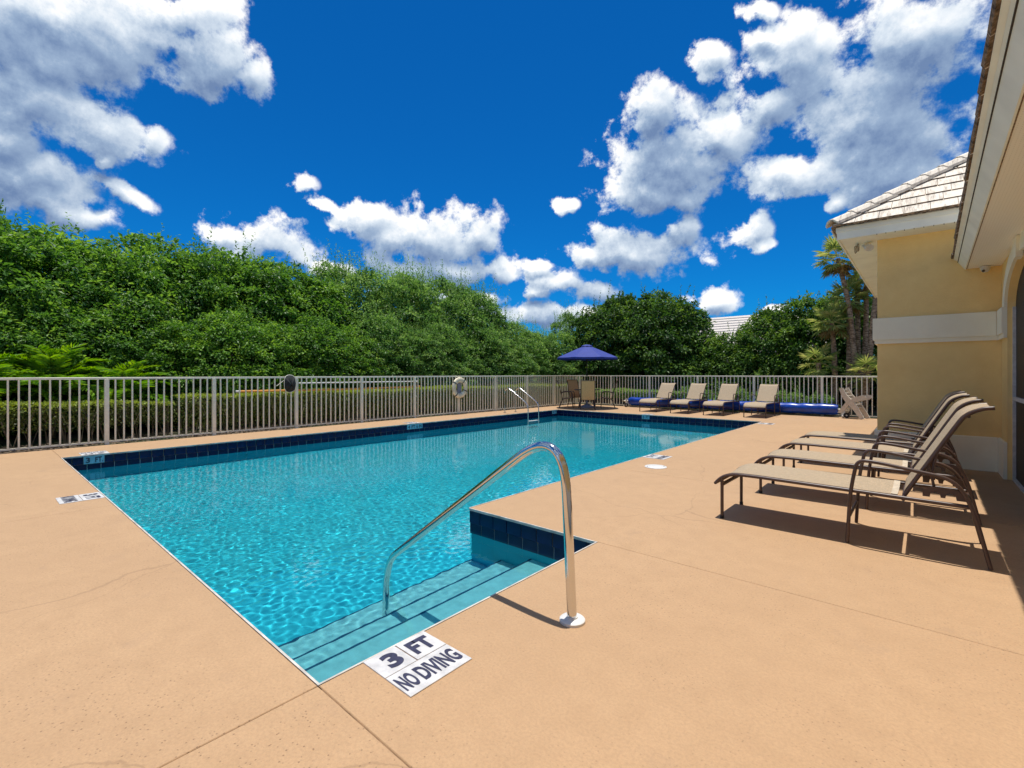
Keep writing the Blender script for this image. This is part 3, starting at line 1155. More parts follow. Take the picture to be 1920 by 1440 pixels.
def fence(label, name_pos, rz, length, posts, first_bar, gap=None):
    """local x along the fence, local y away from the deck"""
    t = thing('metal_fence', label, 'fence', name_pos, rz)
    MB().box(0, length, -0.02, 0.02, 1.243, 1.284, 0.004).build('top_rail', M['fence'], t)
    MB().box(0, length, -0.014, 0.014, 0.034, 0.064).build('bottom_rail', M['fence'], t)
    post = MB().box(-0.034, 0.034, -0.0345, 0.0345, -0.06, 1.2425).mesh('post', M['fence'])
    bar = MB().box(-0.0125, 0.0125, -0.0125, 0.0125, 0.0645, 1.2425).mesh('bar', M['fence'])
    for p in posts:
        link('post', post, t, (p, 0, 0))
    ps = sorted(posts)
    for a, b in zip(ps[:-1], ps[1:]):
        n = max(1, int(round((b - a) / PITCH)))
        for k in range(1, n):
            x = a + (b - a) * k / n
            link('bar', bar, t, (x, 0, 0), (0, 0, rnd.uniform(-0.03, 0.03)))
    return t


YP0 = 1.772
left_posts = [YP0 + 1.824 * i for i in range(-3, 9)] + [FY]
ystart = left_posts[0]
fence('long beige metal picket fence along the left side of the pool', (FX, ystart, 0), PI / 2, FY - ystart - 0.03, [p - ystart for p in left_posts], 0)
right_x = [-10.05, -8.44, -6.575, -4.63, -2.585, -0.60, 1.4]
right_posts = [FX + 0.03] + [-8.38 - 1.74] + [-8.38, -6.455, -4.505, -2.49, -0.55, 1.4]
fence('shorter beige metal picket fence across the far end behind the loungers', (FX + 0.03, FY, 0), 0, 1.45 - FX, [p - FX - 0.03 for p in right_posts[1:]] + [0.12], 0)

# ------------------------------------------------------------------ things hung on the left fence
po = thing('telescopic_pole', 'long orange pole lying along the left fence below the net', 'pole', (FX - 0.045, 4.15, 0.94))
MB().tube([(0, 0, 0.005), (0, 2.6, -0.005), (0, 5.15, 0.02)], 0.025, 10).build('shaft', M['orange'], po, smooth=True)
MB().tube([(0, -0.1, 0.005), (0, 0.02, 0.005)], 0.024, 10).build('grip', M['flange'], po, smooth=True)
po = thing('white_pole', 'white pole lying along the left fence right of the black net', 'pole', (FX - 0.045, 5.5, 1.115))
MB().tube([(0, 0, 0), (0, 3.6, 0.0)], 0.018, 10).build('shaft', M['white'], po, smooth=True)
MB().tube([(0, 3.6, 0.0), (0, 3.72, 0.0)], 0.025, 10).build('end_cap', M['white'], po, smooth=True)

nt_ = thing('skimmer_net', 'black bag net with pale rim hung over the left fence rail', 'pool net', (FX + 0.055, 5.23, 1.11))
rim = []
for k in range(33):
    a = 2 * PI * k / 32
    rim.append((0.03 * math.cos(a) ** 2, 0.158 * math.copysign(abs(math.cos(a)) ** 0.75, math.cos(a)), 0.235 * math.copysign(abs(math.sin(a)) ** 0.8, math.sin(a))))
MB().tube(rim, 0.009, 8).build('rim', M['fence'], nt_, smooth=True)
b = MB()
NR = 7
for r_ in range(NR + 1):
    q = r_ / NR
    for k in range(32):
        y_, z_ = rim[k][1] * (1 - q), rim[k][2] * (1 - q)
        b.v.append((rim[k][0] + 0.11 * (1 - (1 - q) ** 2) + 0.01 * math.sin(5 * k), y_, z_ - 0.03 * q))
for r_ in range(NR):
    for k in range(32):
        b.f.append((r_ * 32 + k, r_ * 32 + (k + 1) % 32, (r_ + 1) * 32 + (k + 1) % 32, (r_ + 1) * 32 + k))
b.build('bag', M['net'], nt_, smooth=True)
nt_.scale = (0.9, 0.9, 0.9)
MB().tube([(0.0, -0.14, 0.10), (-0.02, -0.34, -0.06)], 0.008, 8).build('handle', M['fence'], nt_)

lr = thing('life_ring', 'cream life ring with dark rope bands hung on the left fence', 'life ring', (FX + 0.10, 10.86, 0.885))
b = MB()
RM, rm, nM, nm = 0.265, 0.085, 48, 14
for i in range(nM):
    a = 2 * PI * i / nM
    for k in range(nm):
        c_ = 2 * PI * k / nm
        r_ = RM + rm * math.cos(c_)
        b.v.append((rm * 0.62 * math.sin(c_), r_ * math.cos(a), r_ * math.sin(a)))
for i in range(nM):
    for k in range(nm):
        b.f.append((i * nm + k, ((i + 1) % nM) * nm + k, ((i + 1) % nM) * nm + (k + 1) % nm, i * nm + (k + 1) % nm))
b.build('ring', M['ring'], lr, smooth=True)
for a in (0.95, 2.55, 4.05, 5.85):
    b = MB()
    for k in range(15):
        c_ = 2 * PI * k / 14
        for da in (-0.065, 0.065):
            r_ = RM + (rm + 0.004) * math.cos(c_)
            b.v.append(((rm * 0.62 + 0.004) * math.sin(c_), r_ * math.cos(a + da), r_ * math.sin(a + da)))
    for k in range(14):
        b.f.append((2 * k, 2 * k + 1, 2 * k + 3, 2 * k + 2))
    b.build('band', M['rope'], lr, smooth=True)
MB().box(-0.06, -0.02, -0.075, 0.075, -0.18, 0.2).build('holder', M['grey'], lr)
MB().tube(spline([(0.05, 0.03, -0.33), (0.03, 0.08, -0.42), (0.03, 0.10, -0.49), (0.02, 0.07, -0.46)], 5), 0.012, 6).build('rope', M['rope'], lr)

# ------------------------------------------------------------------ sun loungers
def make_lounger(recline=0.0):
    """foot end at the origin, back end towards +x, 0.62 wide towards +y"""
    t = link('sun_lounger', None)
    cs, sn = math.cos(recline), math.sin(recline)

    def bk(x, z):                       # lean the back further
        u, w = x - 1.315, z - 0.425
        return (1.315 + u * cs + w * sn, 0.425 - u * sn + w * cs)
    Wd = 0.62
    r = 0.0145
    for y in (0.0, Wd):
        MB().tube(rounded([(-0.062, y, 0.318), (-0.005, y, 0.385), (0.10, y, 0.424), (0.3, y, 0.427), (1.68, y, 0.408)], 0.07), r, 10).build('side_rail', M['brown'], t, smooth=True)
        MB().tube([(0.0, y, 0.006), (0.0, y, 0.385)], r, 10).build('front_leg', M['brown'], t, smooth=True)
        s = -0.026 if y == 0 else 0.026
        MB().tube(rounded([(0.965, y + s, 0.006), (0.985, y + s, 0.42), (1.03, y + s, 0.672), (1.16, y + s, 0.665), (1.60, y + s, 0.595), (1.69, y + s, 0.40), (1.775, y + s, 0.006)], 0.14, 7), r * 0.95, 10).build('arm_frame', M['brown'], t, smooth=True)
        # notched rack that holds the backrest
        pl = [(1.42, 0.445), (1.46, 0.445), (1.465, 0.475), (1.49, 0.49), (1.515, 0.475), (1.52, 0.448), (1.545, 0.448), (1.55, 0.475), (1.575, 0.488), (1.60, 0.47), (1.605, 0.44), (1.655, 0.44), (1.665, 0.49), (1.60, 0.515), (1.50, 0.525), (1.42, 0.50)]
        s2 = 0.012 if y == 0 else -0.012
        MB().prism(pl, y + s2 - 0.004, y + s2 + 0.004).build('rack', M['brown'], t)
        s3 = 0.045 if y == 0 else -0.045
        bp = [(1.315, y + s3, 0.425), (1.40, y + s3, 0.590), (1.60, y + s3, 0.965), (1.66, y + s3, 1.055), (1.735, y + s3, 1.10), (1.80, y + s3, 1.112)]
        bp = [(*bk(q[0], q[2]), q[1]) for q in bp]
        bp = [(q[0], q[2], q[1]) for q in bp]
        MB().tube(spline(bp, 5), r, 10).build('backrest_rail', M['brown'], t, smooth=True)
        px_, pz_ = bk(1.50, 0.775)
        MB().tube([(px_, y + s3, pz_), (1.47, y + s3, 0.60), (1.49, y + s3, 0.478)], 0.009, 8).build('prop', M['brown'], t, smooth=True)
    MB().tube([(0.0, 0.0, 0.315), (0.0, Wd, 0.315)], 0.017, 8).build('cross_bar', M['brown'], t, smooth=True)
    MB().tube([(0.972, 0.0, 0.20), (0.972, Wd, 0.20)], 0.012, 8).build('cross_bar', M['brown'], t, smooth=True)
    MB().tube([(1.31, 0.0, 0.40), (1.31, Wd, 0.40)], 0.012, 8).build('cross_bar', M['brown'], t, smooth=True)
    MB().tube([(1.69, -0.02, 0.385), (1.69, Wd + 0.02, 0.385)], 0.012, 8).build('cross_bar', M['brown'], t, smooth=True)
    px_, pz_ = bk(1.67, 1.045)
    MB().tube([(px_, 0.045, pz_), (px_, Wd - 0.045, pz_)], 0.011, 8).build('cross_bar', M['brown'], t, smooth=True)
    MB().tube([(-0.062, 0.0, 0.318), (-0.062, Wd, 0.318)], 0.012, 8).build('cross_bar', M['brown'], t, smooth=True)
    for y in (0.0, Wd):
        for x in (0.0,):
            MB().lathe([(0.018, 0), (0.018, 0.025), (0.016, 0.028)], (x, y, 0), 10).build('foot_cap', M['black'], t)
    pr = [tuple(p)[::2] for p in rounded([(-0.058, 0, 0.334), (-0.01, 0, 0.398), (0.09, 0, 0.440), (0.3, 0, 0.444), (1.27, 0, 0.430)], 0.07)]
    # finer profile
    st = MB().sheet(pr, 0.006, Wd - 0.006, 0.016, 7).build('seat_sling', M['sling'], t, smooth=True)
    MB().sheet([(1.235, 0.434), (1.276, 0.433)], 0.012, Wd - 0.012, 0.016, 7, 0.008).build('hem', M['hem'], st, smooth=True)
    bpr = [bk(p.x - 0.013, p.z + 0.010) for p in spline([(1.325, 0, 0.45), (1.40, 0, 0.590), (1.60, 0, 0.965), (1.66, 0, 1.055), (1.735, 0, 1.10), (1.81, 0, 1.113)], 4)]
    MB().sheet(bpr, 0.038, Wd - 0.038, 0.012, 7).build('back_sling', M['sling'], t, smooth=True)
    return t


G1 = 'loungers lined up beside the yellow building'
G2 = 'loungers in front of the far fence'
lounger = make_lounger()
low_lounger = make_lounger(math.radians(13))
spots = [
    ((-1.43, 4.645, 0), 0.0, 'tan and brown sun lounger nearest the camera, casting a full shadow', G1),
    ((-1.40, 5.905, 0), 0.012, 'second tan sun lounger of the near row, just behind the nearest one', G1),
    ((-1.425, 7.20, 0), -0.010, 'third tan sun lounger of the near row, counted from the camera', G1),
    ((-1.41, 8.30, 0), 0.008, 'tan sun lounger closest to the yellow wall, back partly shaded', G1),
    ((-3.63, 15.92, 0), PI / 2, 'tan sun lounger at the right end of the far row, by the fence', G2),
    ((-4.86, 15.90, 0), PI / 2 + 0.01, 'third tan sun lounger from the left in the far row', G2),
    ((-5.99, 15.93, 0), PI / 2 - 0.01, 'second tan sun lounger from the left in the far row', G2),
    ((-7.13, 15.95, 0), PI / 2, 'leftmost tan sun lounger of the far row, over the end of the blue roll', G2),
]
for i, (loc, rz, lab, grp) in enumerate(spots):
    o = lounger if i == 0 else low_lounger if i == 4 else copy_tree(lounger if i < 4 else low_lounger)
    o.location = loc
    o.rotation_euler = (0, 0, rz)
    tag(o, lab, 'sun lounger', grp)

# ------------------------------------------------------------------ patio table set
TX, TY = -10.18, 16.28
tb = thing('patio_table', 'round dark patio table under the blue umbrella', 'table', (TX, TY, 0))
MB().lathe([(0.50, 0.700), (0.515, 0.705), (0.515, 0.725), (0.50, 0.73), (0.0, 0.73)], n=32).build('tabletop', M['brown'], tb, smooth=True)
for k in range(4):
    a = PI / 4 + k * PI / 2 + 0.5
    MB().tube(rounded([(0.22 * math.cos(a), 0.22 * math.sin(a), 0.70), (0.28 * math.cos(a), 0.28 * math.sin(a), 0.45), (0.44 * math.cos(a), 0.44 * math.sin(a), 0.005)], 0.2), 0.017, 8).build('leg', M['brown'], tb, smooth=True)
um = thing('patio_umbrella', 'dark blue octagonal umbrella open over the patio table', 'umbrella', (TX, TY, 0))
MB().tube([(0, 0, 0.12), (0, 0, 2.42)], 0.02, 12).build('pole', M['pole'], um, smooth=True)
b = MB()
rings = [(0.0, 2.475), (0.14, 2.452), (0.5, 2.31), (0.9, 2.14), (1.25, 1.995), (1.252, 1.925)]
for (r_, z_) in rings:
    for k in range(24):
        a = 2 * PI * k / 24 + 0.2
        cyc = abs(((k % 3) / 3.0 + 0.0))
        rr = r_ * (1.0 if k % 3 == 0 else 0.955)
        zz = z_ - (0.0 if k % 3 == 0 else 0.012 * min(1, r_))
        b.v.append((rr * math.cos(a), rr * math.sin(a), zz))
for i in range(len(rings) - 1):
    for k in range(24):
        b.f.append((i * 24 + k, i * 24 + (k + 1) % 24, (i + 1) * 24 + (k + 1) % 24, (i + 1) * 24 + k))
b.build('canopy', M['umbrella'], um)
b = MB()
for (r_, z_) in [(0.0, 2.525), (0.1, 2.51), (0.20, 2.462), (0.22, 2.435)]:
    for k in range(16):
        a = 2 * PI * k / 16 + 0.2
        b.v.append((r_ * math.cos(a), r_ * math.sin(a), z_ + (0.012 if k % 2 and r_ > 0.15 else 0)))
for i in range(3):
    for k in range(16):
        b.f.append((i * 16 + k, i * 16 + (k + 1) % 16, (i + 1) * 16 + (k + 1) % 16, (i + 1) * 16 + k))
b.build('vent', M['umbrella'], um)
for k in range(8):
    a = 2 * PI * k * 3 / 24 + 0.2
    MB().tube([(0.05 * math.cos(a), 0.05 * math.sin(a), 2.43), (1.22 * math.cos(a), 1.22 * math.sin(a), 1.985)], 0.008, 6).build('rib', M['pole'], um)
ub = MB().lathe([(0.27, 0.0), (0.27, 0.05), (0.22, 0.085), (0.10, 0.125), (0.04, 0.13), (0.035, 0.30), (0.022, 0.30)], n=28).build('base', M['grey'], um, smooth=True)


def make_chair():
    """faces +x, origin on the ground under the seat"""
    t = link('patio_chair', None)
    W2 = 0.27
    for s in (-1, 1):
        y = s * W2
        MB().tube(rounded([(0.25, y, 0.005), (0.22, y, 0.42), (0.20, y, 0.63), (-0.05, y, 0.645), (-0.22, y, 0.60)], 0.08), 0.013, 8).build('arm_frame', M['brown'], t, smooth=True)
        MB().tube(rounded([(-0.30, y, 0.005), (-0.16, y, 0.36), (0.24, y, 0.41)], 0.08), 0.013, 8).build('leg', M['brown'], t, smooth=True)
        MB().tube(spline([(-0.17, y * 0.93, 0.36), (-0.24, y * 0.93, 0.62), (-0.34, y * 0.93, 0.98), (-0.40, y * 0.93, 1.10)], 4), 0.013, 8).build('back_rail', M['brown'], t, smooth=True)
    MB().tube([(-0.395, -W2 * 0.93, 1.095), (-0.395, W2 * 0.93, 1.095)], 0.012, 8).build('cross_bar', M['brown'], t, smooth=True)
    MB().tube([(-0.17, -W2, 0.365), (-0.17, W2, 0.365)], 0.012, 8).build('cross_bar', M['brown'], t, smooth=True)
    MB().tube([(0.24, -W2, 0.40), (0.24, W2, 0.40)], 0.012, 8).build('cross_bar', M['brown'], t, smooth=True)
    MB().sheet([(-0.15, 0.378), (0.0, 0.384), (0.15, 0.405), (0.255, 0.42)], -W2 + 0.01, W2 - 0.01, 0.015).build('seat_sling', M['sling_gold'], t, smooth=True)
    MB().sheet([(-0.175, 0.385), (-0.24, 0.62), (-0.34, 0.98), (-0.405, 1.118)], -W2 * 0.9, W2 * 0.9, 0.01, 7, 0.005).build('back_sling', M['sling_gold'], t, smooth=True)
    return t


chair = make_chair()
tocam = math.atan2(-TY, -TX)
for i, (da, dist, lab) in enumerate([
        (0.03, 1.0, 'patio chair with gold sling back turned to the camera at the table'),
        (-1.50, 0.80, 'brown patio chair seen side-on, left of the round table by the fence'),
        (1.55, 0.80, 'brown patio chair seen side-on, right of the round table'),
        (-2.55, 0.72, 'brown patio chair half hidden behind the round table')]):
    o = chair if i == 0 else copy_tree(chair)
    a = tocam + da
    o.location = (TX + dist * math.cos(a), TY + dist * math.sin(a), 0)
    o.rotation_euler = (0, 0, a + PI)
    tag(o, lab, 'chair', 'patio chairs around the round table')

# ------------------------------------------------------------------ solar cover rolled on its reel
rl = thing('cover_reel', 'long blue pool cover rolled on its reel along the far fence', 'pool cover', (-9.13, 17.86, 0))
b = MB()
LR = 7.1
nseg = 60
r0 = random.Random(3)
for i in range(nseg + 1):
    x = LR * i / nseg
    rr = 0.172 + 0.006 * math.sin(i * 1.7) + r0.uniform(-0.003, 0.003)
    if abs(x - 6.05) < 0.08 or abs(x - 0.55) < 0.08:
        rr -= 0.012
    if i in (0, nseg):
        rr -= 0.035
    for k in range(26):
        a = 2 * PI * k / 26
        lob = rr * (1 + 0.02 * math.sin(3 * a + x))
        b.v.append((x, lob * math.cos(a), 0.235 + lob * math.sin(a) - (0.012 * math.sin(x / LR * PI))))
for i in range(nseg):
    for k in range(26):
        b.f.append((i * 26 + k, i * 26 + (k + 1) % 26, (i + 1) * 26 + (k + 1) % 26, (i + 1) * 26 + k))
b.f.append(tuple(range(26)))
b.f.append(tuple(nseg * 26 + k for k in reversed(range(26))))
b.build('rolled_cover', M['blue_cover'], rl, smooth=True)
MB().tube([(-0.25, 0, 0.235), (LR + 0.28, 0, 0.235)], 0.03, 10).build('axle', M['fence'], rl, smooth=True)
for x in (-0.12, LR + 0.14):
    MB().prism([(x - 0.05, 0.04), (x + 0.05, 0.04), (x + 0.03, 0.33), (x - 0.03, 0.33)], -0.03, 0.03).build('end_stand', M['flange'], rl)
    MB().box(x - 0.03, x + 0.03, -0.24, 0.20, 0.035, 0.075).build('foot_bar', M['flange'], rl)
    for yy in (-0.24,):
        b = MB().lathe([(0.0, -0.025), (0.075, -0.025), (0.085, 0), (0.075, 0.025), (0.0, 0.025)], (0, 0, 0), 18)
        wh = b.build('wheel', M['black'], rl, (x + 0.10, yy, 0.085), (PI / 2, 0, 0.15), smooth=True)
        MB().lathe([(0.022, -0.03), (0.022, 0.03)], (0, 0, 0), 12).build('hub', M['flange'], wh)
MB().tube(rounded([(LR + 0.20, -0.02, 0.235), (LR + 0.24, -0.02, 0.46), (LR + 0.42, -0.02, 0.46)], 0.03), 0.016, 8).build('crank', M['flange'], rl, smooth=True)

# ------------------------------------------------------------------ tipped resin chair by the corner of the building
rc = thing('resin_chair', 'tan resin folding chair tipped against the fence beside the building', 'chair', (-1.68, 17.40, 0), -0.25)
for y in (0.0, 0.42):
    # crossed side frames
    MB().prism([(-0.30, 0.90), (-0.20, 0.93), (-0.10, 0.72), (0.05, 0.55), (0.16, 0.40), (0.36, 0.03), (0.27, 0.0), (0.18, 0.12), (0.02, 0.34), (-0.12, 0.50), (-0.20, 0.62)], y, y + 0.045).build('side_frame', M['resin'], rc)
    MB().prism([(-0.36, 0.16), (-0.24, 0.14), (-0.06, 0.40), (0.02, 0.46), (-0.02, 0.55), (-0.14, 0.48), (-0.24, 0.34)], y + 0.05, y + 0.09).build('leg', M['resin'], rc)
    MB().prism([(-0.02, 0.52), (0.10, 0.52), (0.34, 0.58), (0.40, 0.64), (0.38, 0.71), (0.28, 0.715), (0.06, 0.63)], y + 0.005, y + 0.04).build('arm', M['resin'], rc)
for k in range(6):
    u = k / 5
    MB().box(-0.28 + 0.36 * u, -0.22 + 0.36 * u, 0.05, 0.42, 0.84 - 0.42 * u, 0.862 - 0.42 * u).build('slat', M['resin'], rc)
for k in range(4):
    u = k / 3
    MB().box(-0.22 + 0.30 * u, -0.15 + 0.30 * u, 0.095, 0.42, 0.30 + 0.02 * u, 0.322 + 0.02 * u).build('seat_slat', M['resin'], rc)

# ------------------------------------------------------------------ clubhouse
WX, WY = 0.80, 9.32
WL = -0.553
EW, ES = -1.02, 8.84          # eaves of the wing
club = thing('clubhouse', 'yellow stucco clubhouse with white trim and pale tiled roof at the right', 'building', (0, 0, 0))
AW, AB, AZ = 1.22, 0.46, 2.21           # arch half width, rise, springing
AC = 8.72 - AW
MB().box(WL, WX + 0.2, WY, WY + 0.2, -0.05, 3.47).build('south_wall', M['stucco'], club)
MB().box(WL, WL + 0.2, WY + 0.203, 16.0, -0.05, 3.469).build('west_wall', M['stucco'], club)
# pool-side wall with its arched opening: pieces round the opening
b = MB()
b.box(WX, WX + 0.10, AC + AW, WY - 0.003, -0.05, 3.2)
b.box(WX, WX + 0.10, -4, AC - AW, -0.05, 3.2)
na = 24
for i in range(na):
    a0, a1 = PI * i / na, PI * (i + 1) / na
    q = [(AC + AW * math.cos(a0), AZ + AB * math.sin(a0)), (AC + AW * math.cos(a1), AZ + AB * math.sin(a1))]
    v = [(WX, q[0][0], q[0][1]), (WX, q[1][0], q[1][1]), (WX, q[1][0], 3.2), (WX, q[0][0], 3.2)]
    v += [(x + 0.10, y, z) for x, y, z in v]
    b.add(v, [(0, 1, 2, 3), (0, 4, 5, 1), (7, 6, 5, 4)])
b.build('pool_wall', M['stucco'], club)
# arch trim and keystone
b = MB()
for i in range(na):
    a0, a1 = PI * i / na, PI * (i + 1) / na
    pts = []
    for a in (a0, a1):
        for (ex, ez) in ((0.004, 0.004), (0.20, 0.20)):
            pts.append((AC + (AW + ex) * math.cos(a), AZ + (AB + ez) * math.sin(a)))
    v = [(WX - 0.03, y, z) for y, z in pts] + [(WX - 0.001, y, z) for y, z in pts]
    b.add(v, [(0, 1, 3, 2), (0, 2, 6, 4), (1, 5, 7, 3)])
b.build('arch_trim', M['trim'], club)
MB().add([(WX - 0.06, AC - 0.09, 2.61), (WX - 0.06, AC + 0.09, 2.61), (WX - 0.06, AC + 0.14, 2.83), (WX - 0.06, AC - 0.14, 2.83),
          (WX - 0.002, AC - 0.09, 2.61), (WX - 0.002, AC + 0.09, 2.61), (WX - 0.002, AC + 0.14, 2.83), (WX - 0.002, AC - 0.14, 2.83)],
         [(0, 1, 2, 3), (0, 4, 5, 1), (1, 5, 6, 2), (3, 2, 6, 7), (0, 3, 7, 4)]).build('keystone', M['trim'], club)
# white band and base
b = MB()
b.box(WL - 0.055, WX - 0.055, WY - 0.052, WY - 0.001, 1.875, 2.21, 0.006).box(WL - 0.032, WX - 0.032, WY - 0.034, WY - 0.0015, 1.815, 1.8745)
b.box(WL - 0.052, WL - 0.001, WY, 16.02, 1.875, 2.209).box(WL - 0.034, WL - 0.0015, WY, 16.02, 1.815, 1.8745)
b.box(WX - 0.052, WX - 0.001, AC + AW + 0.001, WY - 0.056, 1.875, 2.2085).box(WX - 0.034, WX - 0.0015, AC + AW + 0.001, WY - 0.036, 1.815, 1.8745)
b.box(WX - 0.052, WX - 0.001, -4.0, AC - AW - 0.001, 1.875, 2.2085)
b.build('trim_band', M['trim'], club)
b = MB()
b.box(WL - 0.035, WX - 0.038, WY - 0.036, WY - 0.0012, -0.03, 0.475, 0.008).box(WL - 0.036, WL - 0.0012, WY - 0.0008, 16.02, -0.03, 0.474, 0.008)
b.box(WX - 0.036, WX - 0.0012, AC + AW + 0.001, WY - 0.0008, -0.03, 0.4745, 0.008).box(WX - 0.036, WX - 0.0012, -4.0, AC - AW - 0.001, -0.03, 0.4745, 0.008)
b.build('base_board', M['trim'], club)
# screened opening
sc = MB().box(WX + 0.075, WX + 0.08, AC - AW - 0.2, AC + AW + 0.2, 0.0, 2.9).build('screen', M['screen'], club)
MB().box(WX + 0.045, WX + 0.0745, AC - AW + 0.03, AC + AW - 0.03, 1.015, 1.06).build('screen_rail', M['screen_frame'], sc)
b = MB().box(WX + 0.045, WX + 0.0748, AC + AW - 0.028, AC + AW + 0.0, 0.0, 2.2)
b.box(WX + 0.045, WX + 0.0748, AC - AW, AC - AW + 0.028, 0.0, 2.2).box(WX + 0.045, WX + 0.0747, AC - AW + 0.03, AC + AW - 0.03, 0.0, 0.03)
b.build('screen_frame', M['screen_frame'], sc)
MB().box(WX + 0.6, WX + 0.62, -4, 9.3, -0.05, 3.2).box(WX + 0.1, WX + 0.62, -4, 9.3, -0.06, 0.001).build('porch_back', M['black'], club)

# low eave along the pool-side wall
ey0, ey1 = -4.0, WY - 0.004


def eave_x(x, y):                       # the eave runs very slightly off the wall line
    return x - 0.0095 * (WY - y)


def strip(prof, y0, y1):
    """closed x-z profile swept along y, following the eave line"""
    n = len(prof)
    m = MB()
    m.add([(eave_x(x, y0), y0, z) for x, z in prof] + [(eave_x(x, y1), y1, z) for x, z in prof],
          [tuple(range(n)), tuple(range(2 * n - 1, n - 1, -1))] + [(i, n + i, n + (i + 1) % n, (i + 1) % n) for i in range(n)])
    return m


strip([(0.366, 2.942), (0.437, 2.83), (0.449, 2.83), (0.449, 2.999), (0.37, 2.999)], ey0, ey1).build('fascia', M['fascia'], club)
strip([(0.345, 2.972), (0.3655, 2.950), (0.3655, 2.9985), (0.345, 2.9985)], ey0, ey1).build('drip_edge', M['fascia'], club)
strip([(0.318, 2.990), (0.3445, 2.974), (0.3445, 3.0), (0.318, 3.0)], ey0, ey1).build('drip_edge', M['fascia'], club)
strip([(0.358, 2.9425), (0.3658, 2.9425), (0.3658, 2.9495), (0.358, 2.9495)], ey0, ey1).build('fascia_joint', M['drip'], club)
strip([(0.4495, 2.835), (0.458, 2.835), (0.458, 2.86), (0.4495, 2.86)], ey0, ey1).build('soffit_bead', M['tile_edge'], club)
m_ = MB()
m_.add([(eave_x(0.4585, ey0), ey0, 2.838), (WX - 0.002, ey0, 2.838), (WX - 0.002, ey1, 2.838), (eave_x(0.4585, ey1), ey1, 2.838),
        (eave_x(0.4585, ey0), ey0, 2.846), (WX - 0.002, ey0, 2.846), (WX - 0.002, ey1, 2.846), (eave_x(0.4585, ey1), ey1, 2.846)],
       [(3, 2, 1, 0), (4, 5, 6, 7), (0, 1, 5, 4), (2, 3, 7, 6), (3, 0, 4, 7)])
m_.build('soffit', M['soffit'], club)
roof = link('roof', None, club)
# tiles of the low roof: first courses only, each tile an object
slope = math.atan(0.45)
lt = MB().box(-0.02, 0.40, -0.164, 0.164, 0.0, 0.028).mesh('tile', M['rooftile'])
lt.materials.append(M['tile_edge'])
for p in lt.polygons:
    if p.normal.x < -0.5 or p.normal.z < -0.5:
        p.material_index = 1
ny = int((ey1 + 2.0) / 0.335)
for c_ in range(2):
    for k in range(ny):
        y = ey1 - 0.17 - k * 0.335
        link('tile', lt, roof, (eave_x(0.322, y) + 0.31 * c_ * math.cos(slope) + rnd.uniform(-0.006, 0.006), y, 3.005 + 0.31 * c_ * math.sin(slope) + rnd.uniform(0, 0.006)), (0, -slope + 0.03, rnd.uniform(-0.008, 0.008)))
strip([(0.345, 3.0005), (0.45, 3.0005), (1.4, 3.40), (1.4, 3.43), (0.345, 3.010)], ey0, ey1).build('roof_deck', M['rooftile'], roof)

# wing: eaves, soffits, hip roof with courses of tiles and hip caps
Z0, Z1 = 3.42, 3.60
b = MB()
b.box(EW, 0.62, ES, ES + 0.022, Z0, Z1).box(EW, EW + 0.022, ES + 0.0225, 16.3, Z0, Z1 - 0.0005)
b.build('wing_fascia', M['fascia'], club)
MB().box(EW - 0.012, 0.62, ES - 0.014, ES - 0.0005, Z1 - 0.062, Z1 + 0.006).box(EW - 0.0145, EW - 0.0005, ES, 16.3, Z1 - 0.0625, Z1 + 0.0055).build('wing_drip', M['fascia'], club)
b = MB().box(EW + 0.023, WL - 0.001, ES + 0.023, 16.3, Z0 + 0.012, Z0 + 0.02).box(WL, 0.62, ES + 0.023, WY - 0.001, Z0 + 0.0125, Z0 + 0.0195)
b.build('wing_soffit', M['fascia'], club)
b = MB()
for k in range(11):
    b.box(WL + 0.02 + k * 0.105, WL + 0.026 + k * 0.105, ES - 0.003, ES + 0.012, Z0 - 0.012, Z0 + 0.004)
b.build('soffit_seam', M['drip'], club)
SL = 0.70
sa = math.atan(SL)
RX, RY = EW - 0.075, ES - 0.075
b = MB()
H_ = 2.6
b.add([(RX, RY, Z1 + 0.005), (RX + H_, RY + H_, Z1 + 0.005 + H_ * SL), (RX, 16.4, Z1 + 0.005), (RX + H_, 16.4, Z1 + 0.005 + H_ * SL), (3.4, RY, Z1 + 0.005), (3.4, RY + H_, Z1 + 0.005 + H_ * SL)],
      [(0, 1, 3, 2), (0, 4, 5, 1)])
wroof = b.build('wing_roof', M['tile_edge'], club)
EXP = 0.315
for c_ in range(8):
    d0 = c_ * EXP * math.cos(sa)
    x = RX + d0 + 0.02
    k = 0
    x -= (c_ % 2) * 0.12
    while x < 3.3:
        xa, xb = max(x, RX + d0 + 0.015), x + 0.285
        if xb - xa > 0.06:
            w = xb - xa
            zb = Z1 + 0.012 + d0 * SL
            t = MB().box(0.003, w - 0.003, -0.02, EXP + 0.03, 0.0, 0.030)
            # cut the hip side
            if xa < RX + d0 + EXP:
                v2 = []
                for (vx, vy, vz) in t.v:
                    lim = (RX + d0 + max(0, vy) * math.cos(sa)) - xa
                    v2.append((max(vx, min(lim, w - 0.01)), vy, vz))
                t.v = v2
            me = t.mesh('tile', M['rooftile'])
            me.materials.append(M['tile_edge'])
            for p in me.polygons:
                if p.normal.y < -0.5 and abs(p.normal.x) < 0.5:
                    p.material_index = 1
            link('tile', me, wroof, (xa, RY + d0, zb + rnd.uniform(0, 0.006)), (sa - 0.055, 0, 0))
        x += 0.285
